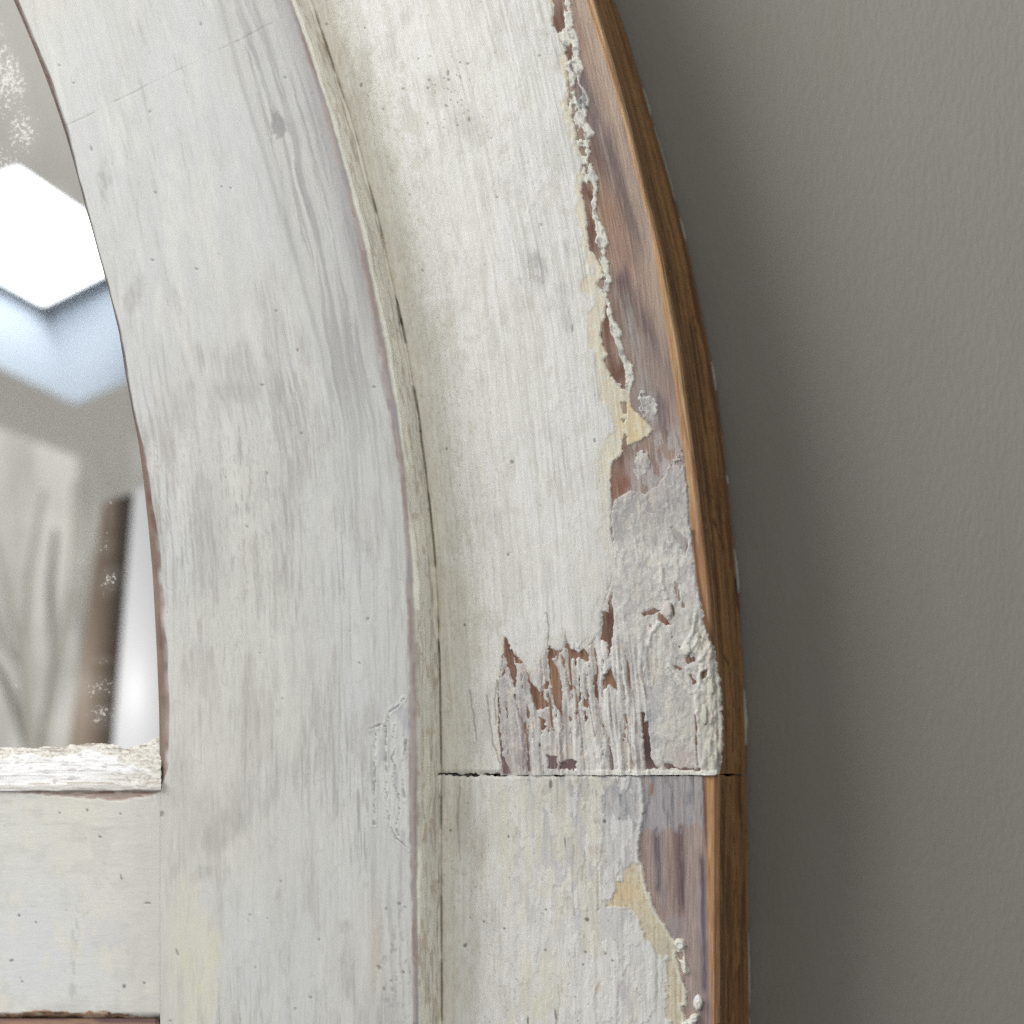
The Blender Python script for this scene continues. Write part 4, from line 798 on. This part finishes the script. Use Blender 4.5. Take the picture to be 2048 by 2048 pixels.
    mixc(c, 0.4 * ss(fb(U / 9, V / 13, 580, 4), 0.25, 0.6), (164, 164, 166)); mixc(c, 0.35 * ss(fb(U / 12, V / 22, 583, 3), 0.3, 0.6), (214, 206, 192))
    # whiter filler pressed into the joint
    fl = ss(V, 1538 + 3 * vn(U / 11, V * 0, 574), 1542) * ss(U, 1150, 1200); mixc(c, 0.85 * fl, (226, 225, 218)); h += 0.0002 * fl
    rim = ss(f, 0, 2.2)
    P = proj(U, V, D1 + 0 * U); P[..., 1] -= wood_h(U, V) + (h + 0.00008) * rim - 0.00004 * (1 - rim) - 0.0005 * ss(U, f_bf(V) - 6, f_bf(V)) ** 2
    cut('primer_layer', P, f, M_PRIMER, up_board, np.minimum(c * np.array([1.03, 1.01, 0.975]), 0.87))
build_primer_up()

def build_paint_low():
    V1 = np.concatenate([np.linspace(1552, 2072, 300), np.linspace(2072, VBOT, 24)[1:]])
    U1 = np.linspace(815, 1420, 345)
    U, V = np.meshgrid(U1, V1)
    V = V - 1.5 + 4.0 * fb(U / 14, U * 0, 600, 4) * (1 - ss(V, 1552, 1562))
    f = sd_poly(U + 2.4 * fb(U / 7, V / 9, 603, 3), V + 2.4 * fb(U / 7, V / 9, 606, 3), LO_POLY)
    lump = np.maximum.reduce([(1 - ell(U + 2.5 * fb(U / 6, V / 6, 609, 3), V, x, y, rx, ry, ro)) * min(rx, ry) for (x, y, rx, ry, ro) in [(1398, 2006, 9, 16, 10), (1388, 2036, 12, 9, -30), (1376, 2048, 16, 10, 0), (1372, 1936, 5, 16, -10), (1360, 1888, 13, 12, 30)]])
    f = np.maximum(f, lump)
    hl = np.maximum.reduce([loc_poly(U, V, q, 10, 1.6, 5, 612) for q in [[(1354, 1906), (1366, 1904), (1366, 1920), (1358, 1916)], [(1366, 2012), (1382, 2016), (1380, 2030), (1368, 2026)], [(1284, 1648), (1290, 1644), (1290, 1690), (1284, 1712), (1279, 1706)]]])
    f = np.minimum(f, -hl)
    U, V, f = snap(U, V, f)
    g, h, c = base_paint_fields(U, V, True)
    xw = cat([(1540, 1400), (1700, 1400), (1722, 1272), (1750, 1240), (1790, 1222), (1812, 1214), (1814, 1250), (1846, 1278), (1888, 1302), (1908, 1318), (1912, 1330), (2050, 1330), (2500, 1330)], V) + 16 * fb(U / 16, V / 22, 615, 4)
    yz = ss(U, xw - 2, xw + 6) * ss(V, 1716, 1730)
    h += 0.00018 * (1 - yz)
    yl = full(U, (212, 201, 176)); mixc(yl, ss(fb(U / 10, V / 16, 618, 3), 0, 0.5), (206, 196, 172)); mixc(yl, np.exp(-ell(U, V, 1248, 1785, 34, 26) ** 2) * 0.9, (214, 194, 156)); mixc(yl, 0.8 * np.exp(-ell(U, V, 1330, 1900, 30, 24, 30) ** 2), (196, 190, 172)); mixc(yl, 0.5 * ss(fb(U / 5, V / 6, 621, 3), 0.2, 0.5), (190, 172, 136))
    c = c * (1 - yz[..., None]) + yl * yz[..., None]
    # rubbed grey head of the board
    worn = (1 - ss(V + 22 * fb(U / 26, V / 40, 624, 3) - 0.22 * (U - 1150), 1590, 1660)) * ss(U, 1010, 1080)
    sk = fb(U / 6, V / 36, 627, 4)
    mixc(c, 0.75 * worn, (176, 177, 178)); mixc(c, 0.75 * worn * ss(sk, 0.0, 0.5), (138, 141, 146)); h -= 0.00010 * worn
    mixc(c, 0.5 * ss(V, 1560, 1580) * (1 - ss(V, 1640, 1680)) * np.exp(-ell(U, V, 1130, 1595, 60, 40) ** 2), (152, 154, 158))
    mot = ss(fb(U / 22, V / 50, 630, 4) + 0.2, 0.1, 0.55) * (1 - ss(V, 1800, 1880)) * ss(U, 1040, 1110) * (1 - yz)
    mixc(c, 0.55 * mot, (186, 185, 184)); h -= 0.00006 * mot
    mixc(c, 0.55 * np.exp(-ell(U, V, 1205, 1570, 60, 26) ** 2) * ss(sk, -0.3, 0.3), (140, 143, 147)); mixc(c, 0.5 * np.exp(-ell(U, V, 1265, 1590, 20, 60) ** 2), (160, 162, 164))
    l1 = fb(U / 26, V / 80, 655, 5); l2 = fb(U / 15, V / 46, 660, 5); l3 = fb(U / 34, V / 130, 665, 5)
    lz = ss(U, 930, 1040) * (1 - yz)
    h += lz * (0.00010 * ss(l1, 0.05, 0.10) + 0.00007 * ss(l2, 0.15, 0.2))
    mixc(c, 0.55 * lz * (1 - ss(l1, 0.05, 0.10)) * (1 - 0.6 * ss(V, 1850, 1950)), (192, 190, 188)); mixc(c, 0.65 * lz * ss(l2, 0.15, 0.2), (220, 220, 216)); mixc(c, 0.5 * lz * ss(l3, 0.2, 0.27), (214, 209, 192))
    mixc(c, 0.45 * lz * (1 - ss(np.abs(l1 - 0.07), 0.0, 0.03)), (160, 155, 148))
    wht = ss(fb(U / 30, V / 110, 633, 3), 0.0, 0.5) * ss(V, 1700, 1800) * (1 - yz); mixc(c, 0.6 * wht, (217, 217, 213))
    crm = ss(fb(U / 18, V / 130, 636, 3), 0.1, 0.5) * (1 - yz); mixc(c, 0.5 * crm * ss(U, 980, 1040) * (1 - ss(U, 1110, 1160)), (216, 212, 194))
    mixc(c, 0.6 * np.exp(-ell(U, V, 1045, 1600, 30, 40) ** 2), (214, 212, 198))
    for (x, y, rx, ry, ro, k, rgb) in [(1245, 1980, 12, 34, -14, .6, (186, 182, 182)), (1262, 2020, 8, 30, -14, .5, (186, 182, 180)), (1198, 1970, 6, 20, 4, .6, (204, 188, 170)), (1085, 2010, 26, 34, 0, .5, (214, 210, 188)), (1062, 1830, 10, 30, 0, .5, (190, 188, 184)), (1195, 1700, 20, 20, 0, .5, (190, 180, 176)), (1135, 1795, 12, 16, 0, .4, (190, 180, 178)), (930, 1640, 30, 90, 0, .4, (190, 184, 172)), (1000, 1650, 16, 70, 0, .5, (214, 212, 200)), (960, 1700, 20, 60, 0, .4, (178, 170, 158))]:
        w1 = ell(U + 5 * fb(U / 10, V / 26, 639, 3), V + 7 * fb(U / 12, V / 26, 642, 3), x, y, rx, ry, ro); mixc(c, k * (1 - ss(w1, 0.4, 1.1)), rgb)
    sp = [(1131, 1684, 1, 14, -3), (1172, 1903, 2.6, 2.6, 0), (1212, 1906, 2.4, 2.4, 0), (1226, 1920, 2.6, 2.6, 0), (1092, 1899, 2.4, 2.4, 0), (1093, 1818, 2, 2, 0), (1167, 1928, 2.2, 2, 0), (931, 1890, 3.5, 4, 20), (902, 1660, 2.2, 2.4, 0), (1210, 1642, 4, 4, 0), (1240, 1637, 2.2, 2, 0), (969, 1842, 2.2, 3, 0), (1010, 1856, 2.4, 2.4, 0), (1018, 1672, 2, 3, 0), (1112, 2028, 2, 14, -8), (1057, 2040, 1.4, 10, 0), (1175, 1838, 5, 4, 30), (1102, 1568, 3, 10, 0)]
    sp = [q + (0.75, (96, 88, 78)) for q in sp]
    for k in range(80):
        sp.append((RNG.uniform(890, 1340), RNG.uniform(1560, 2048), RNG.uniform(0.7, 1.7), RNG.uniform(0.8, 2.6), RNG.uniform(-50, 50), RNG.uniform(0.25, 0.65), (136, 128, 112)))
    specks(U, V, V1, c, h, sp)
    cr = np.minimum.reduce([loc_line(U + 2 * fb(U / 8, V / 20, 645, 3), V, q, 20) for q in [[(1118, 1970), (1120, 2010), (1112, 2048)], [(1148, 1690), (1146, 1760), (1150, 1830)], [(1170, 1700), (1166, 1760)], [(1196, 1740), (1198, 1820)], [(920, 1560), (916, 1640), (922, 1720)]]])
    h -= 0.00008 * (1 - ss(cr, 0.6, 3)); mixc(c, 0.4 * (1 - ss(cr, 0.6, 3)), (140, 136, 124))
    lh = ss(lump, 0, 5); h += lh * 0.0005; mixc(c, 0.9 * lh, (226, 226, 220))
    h += 0.0002 * np.exp(-((f - 5) / 3.5) ** 2) * (U > 1270); mixc(c, 0.75 * np.exp(-((f - 4) / 4) ** 2) * (U > 1270) * (V > 1720), (222, 222, 212))
    mixc(c, 0.7 * np.exp(-((U - 1282 - 3 * fb(V / 20, V * 0, 648, 2)) / 5) ** 2) * (1 - ss(V, 1650, 1690)), (216, 216, 212))
    jt = 1 - ss(V, 1553, 1557 + 3 * fb(U / 14, V * 0, 651, 3)); h -= 0.0002 * jt
    rim = ss(f, 0, 2.2)
    P = proj(U, V, D1 + 0 * U); P[..., 1] -= wood_h(U, V) + (h + 0.0001) * rim - 0.00004 * (1 - rim)
    cut('paint_layer', P, f, M_PAINT, lo_board, c)
build_paint_low()

# ---- slivers of old paint still clinging to the back arris
def flake(v0, v1, w, parent, seed, bulge=0.6):
    n = 26; v = np.linspace(v0, v1, n); t = np.linspace(0, 1, n)
    x = f_bk(v); ww = 0.72 * w * (np.sin(np.pi * t) ** 0.5) * (0.55 + 0.45 * t ** bulge * 1.2) * (1 + 0.35 * vn(v / 9, v * 0, 700 + seed))
    a = proj(x - 1.2, v, np.full(n, D2 - 0.0015)); b = proj(x + ww * 0.6, v, np.full(n, D2 - 0.0006)); c = proj(x + ww, v, np.full(n, D2 + 0.0002)); d = proj(x + ww * 0.8, v, np.full(n, D2 + 0.0010)); e = proj(x - 1.2, v, np.full(n, D2 + 0.0012))
    P = np.stack([a, b, c, d, e], 1)
    col = full(P[..., 0], (226, 224, 206))
    mesh_obj('paint_flake', P, grid_faces(n, 5), M_PAINT, parent, col)
for i, (a, b, w) in enumerate([(176, 232, 2.4), (252, 402, 1.4), (436, 481, 4), (722, 782, 4), (950, 968, 3), (1098, 1186, 4), (1378, 1490, 5)]):
    flake(a, b, w, up_board, i)
for i, (a, b, w) in enumerate([(1866, 2016, 3), (2030, 2120, 2.4)]):
    flake(a, b, w, lo_board, 30 + i)
# lifted chip on the splintered end
def chip(x, y, rx, ry, parent, rgb, lift=0.0006, rot=0):
    n, m = 7, 14; r = np.linspace(0, 1, n)[:, None]; a = np.linspace(0, 2 * np.pi, m, endpoint=False)[None]
    k = 1 + 0.25 * vn(np.cos(a) * 2 + x, np.sin(a) * 2 + y, 720)
    U = x + rx * r * np.cos(a) * k; V = y + ry * r * np.sin(a) * k
    P = proj(U, V, D1 - 0.0004 - lift * (U - x) / rx * 0.5 - 0.0003 * (1 - r ** 4) * np.ones_like(a))
    Q = P.copy()[-1:]; Q[..., 1] += 0.0006
    P = np.concatenate([P, Q]); F = []
    for i in range(n):
        for j in range(m): F.append((i * m + j, (i + 1) * m + j, (i + 1) * m + (j + 1) % m, i * m + (j + 1) % m))
    mesh_obj('paint_chip', P, np.array(F), M_PAINT, parent, full(P[..., 0], rgb))
chip(1334, 1222, 10, 17, up_board, (204, 196, 190)); chip(1372, 1298, 10, 12, up_board, (214, 214, 206)); chip(1396, 2006, 8, 14, lo_board, (228, 228, 222)); chip(1419, 1372, 9, 26, up_board, (206, 206, 190)); chip(1408, 1430, 7, 22, up_board, (200, 200, 184))

# ------------------------------------------------------------------ what the mirror reflects: attic corner with a skylight
HC, SL, TC = 0.126, 0.44, 3.0        # roof height over the camera at the corner, roof slope, corner distance
def ceil_pt(px, py):
    s = (YC - py) * PXM / D; t = (HC + SL * TC) / (s + SL)
    return at(px, py, t)
def at(px, py, t):
    x = (px - XC) * PXM / D * t; z = Z0 - (py - YC) * PXM / D * t; yv = -D + t
    return np.array([x, 2 * YG - yv, z])        # true place, on the camera's side of the mirror
M_CEIL = plain('white_ceiling', (0.72, 0.70, 0.66), 0.8, 3, 0.04)
M_ROOM = plain('pale_room_wall', (0.70, 0.69, 0.66), 0.8, 7.0, 0.30)  # strong mottling puts soft shadow streaks into the wall colour
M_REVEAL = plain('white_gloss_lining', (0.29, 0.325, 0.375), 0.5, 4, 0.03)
M_SKY = plain('bright_skylight_glass', (0.9, 0.95, 1.0), 0.2, 4, 0.01, (0.93, 0.97, 1.0), 4.2)
M_SASHBAR = plain('skylight_frame_paint', (0.30, 0.31, 0.33), 0.5, 6, 0.05)
M_STREAK = plain('pale_shadow_streak', (0.42, 0.40, 0.36), 0.7, 12, 0.1)
M_POST = plain('brown_post_wood', (0.11, 0.082, 0.06), 0.6, 9, 0.1)
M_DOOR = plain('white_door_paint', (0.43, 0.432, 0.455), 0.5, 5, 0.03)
q = np.array([ceil_pt(*p) for p in ((35, 335), (505, 655), (150, 808), (-451, 515))])
ctr = q.mean(0); nrm = np.cross(q[1] - q[0], q[3] - q[0]); nrm /= np.linalg.norm(nrm)
if nrm[2] < 0: nrm = -nrm
big = np.array([ceil_pt(*p) for p in ((-900, -150), (900, -150), (900, 960), (-900, 960))])
o = mesh_obj('ceiling', np.concatenate([q, big]), [(0, 4, 5), (0, 5, 1), (1, 5, 6), (1, 6, 2), (2, 6, 7), (2, 7, 3), (3, 7, 4), (3, 4, 0)], M_CEIL, smooth=False); o['kind'] = 'structure'
sk = bpy.data.objects.new('skylight', None); COL.objects.link(sk); sk.location = ctr
tag(sk, 'bright white skylight in the ceiling, reflected in the mirror', 'skylight')
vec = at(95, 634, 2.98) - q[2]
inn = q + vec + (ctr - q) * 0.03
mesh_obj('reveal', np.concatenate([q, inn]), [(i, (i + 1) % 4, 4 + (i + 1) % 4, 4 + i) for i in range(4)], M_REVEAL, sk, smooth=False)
gl = inn + vec * 0.12; fr2 = ctr + vec + (inn - ctr - vec) * 0.90
mesh_obj('window_frame', np.concatenate([inn, fr2]), [(i, (i + 1) % 4, 4 + (i + 1) % 4, 4 + i) for i in range(4)], M_SASHBAR, sk, smooth=False)
mesh_obj('pane', gl, [(0, 1, 2, 3)], M_SKY, sk, smooth=False)
C0 = ceil_pt(155, 915); Lp = ceil_pt(-500, 662); Rp = ceil_pt(700, 735)
for a, b in ((C0, Lp), (C0, Rp)):
    dn = np.array([0, 0, -1.3])
    o = mesh_obj('room_wall', [a, b, b + dn, a + dn], [(0, 1, 2, 3)], M_ROOM, smooth=False); o['kind'] = 'structure'
def leaning(name, quad, thick, mat):
    a = np.array(quad); b = a + np.array([-0.514, -0.857, 0]) * thick
    return mesh_obj(name, np.concatenate([a, b]), [(0, 1, 2, 3), (4, 7, 6, 5)] + [(i, (i + 1) % 4, 4 + (i + 1) % 4, 4 + i) for i in range(4)], mat, smooth=False)
t1 = 1.5
o = leaning('wooden_post', [at(206, 1004, t1), at(268, 985, t1), at(214, 1640, t1), at(116, 1640, t1)], 0.014, M_POST)
tag(o, 'dark brown wooden post reflected near the bottom of the mirror glass', 'post')
t2 = 1.75
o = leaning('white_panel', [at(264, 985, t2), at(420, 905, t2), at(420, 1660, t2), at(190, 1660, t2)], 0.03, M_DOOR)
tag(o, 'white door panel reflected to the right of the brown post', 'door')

# tubes added to stand in for soft shadow streaks on the room wall
tw = bpy.data.objects.new('shadow_streaks', None); COL.objects.link(tw); tw.location = at(60, 1700, 2.5)
tag(tw, 'pale added tubes standing in for soft shadow streaks on the reflected wall', 'shadow streaks')
def streak_tube(pts, t, r0, r1):
    p = np.array([at(x, y, t) for x, y in pts]); k = np.linspace(0, len(p) - 1, 22)
    c = np.stack([np.interp(k, np.arange(len(p)), p[:, i]) for i in range(3)], 1)
    for _ in range(3): c[1:-1] = (c[:-2] + 2 * c[1:-1] + c[2:]) / 4
    r = np.linspace(r0, r1, 22); a = np.linspace(0, 2 * np.pi, 6, endpoint=False)
    P = c[:, None, :] + np.stack([np.cos(a)[None] * r[:, None], np.sin(a)[None] * r[:, None], 0 * r[:, None] + 0 * a[None]], -1)
    F = [(i * 6 + j, i * 6 + (j + 1) % 6, (i + 1) * 6 + (j + 1) % 6, (i + 1) * 6 + j) for i in range(21) for j in range(6)]
    mesh_obj('shadow_streak', P, F, M_STREAK, tw)
for i, q_ in enumerate([[(62, 1690), (58, 1500), (48, 1330), (20, 1180), (-20, 1040)], [(64, 1690), (70, 1480), (50, 1300), (62, 1120), (90, 980)], [(60, 1690), (92, 1440), (130, 1270), (150, 1120), (150, 960)], [(60, 1500), (20, 1380), (-40, 1280)], [(92, 1440), (112, 1330), (100, 1180), (112, 1060)], [(48, 1330), (14, 1290), (-30, 1190)], [(130, 1270), (160, 1180), (190, 1100)]]):
    streak_tube(q_, 2.4 + 0.03 * i, 0.010, 0.005)
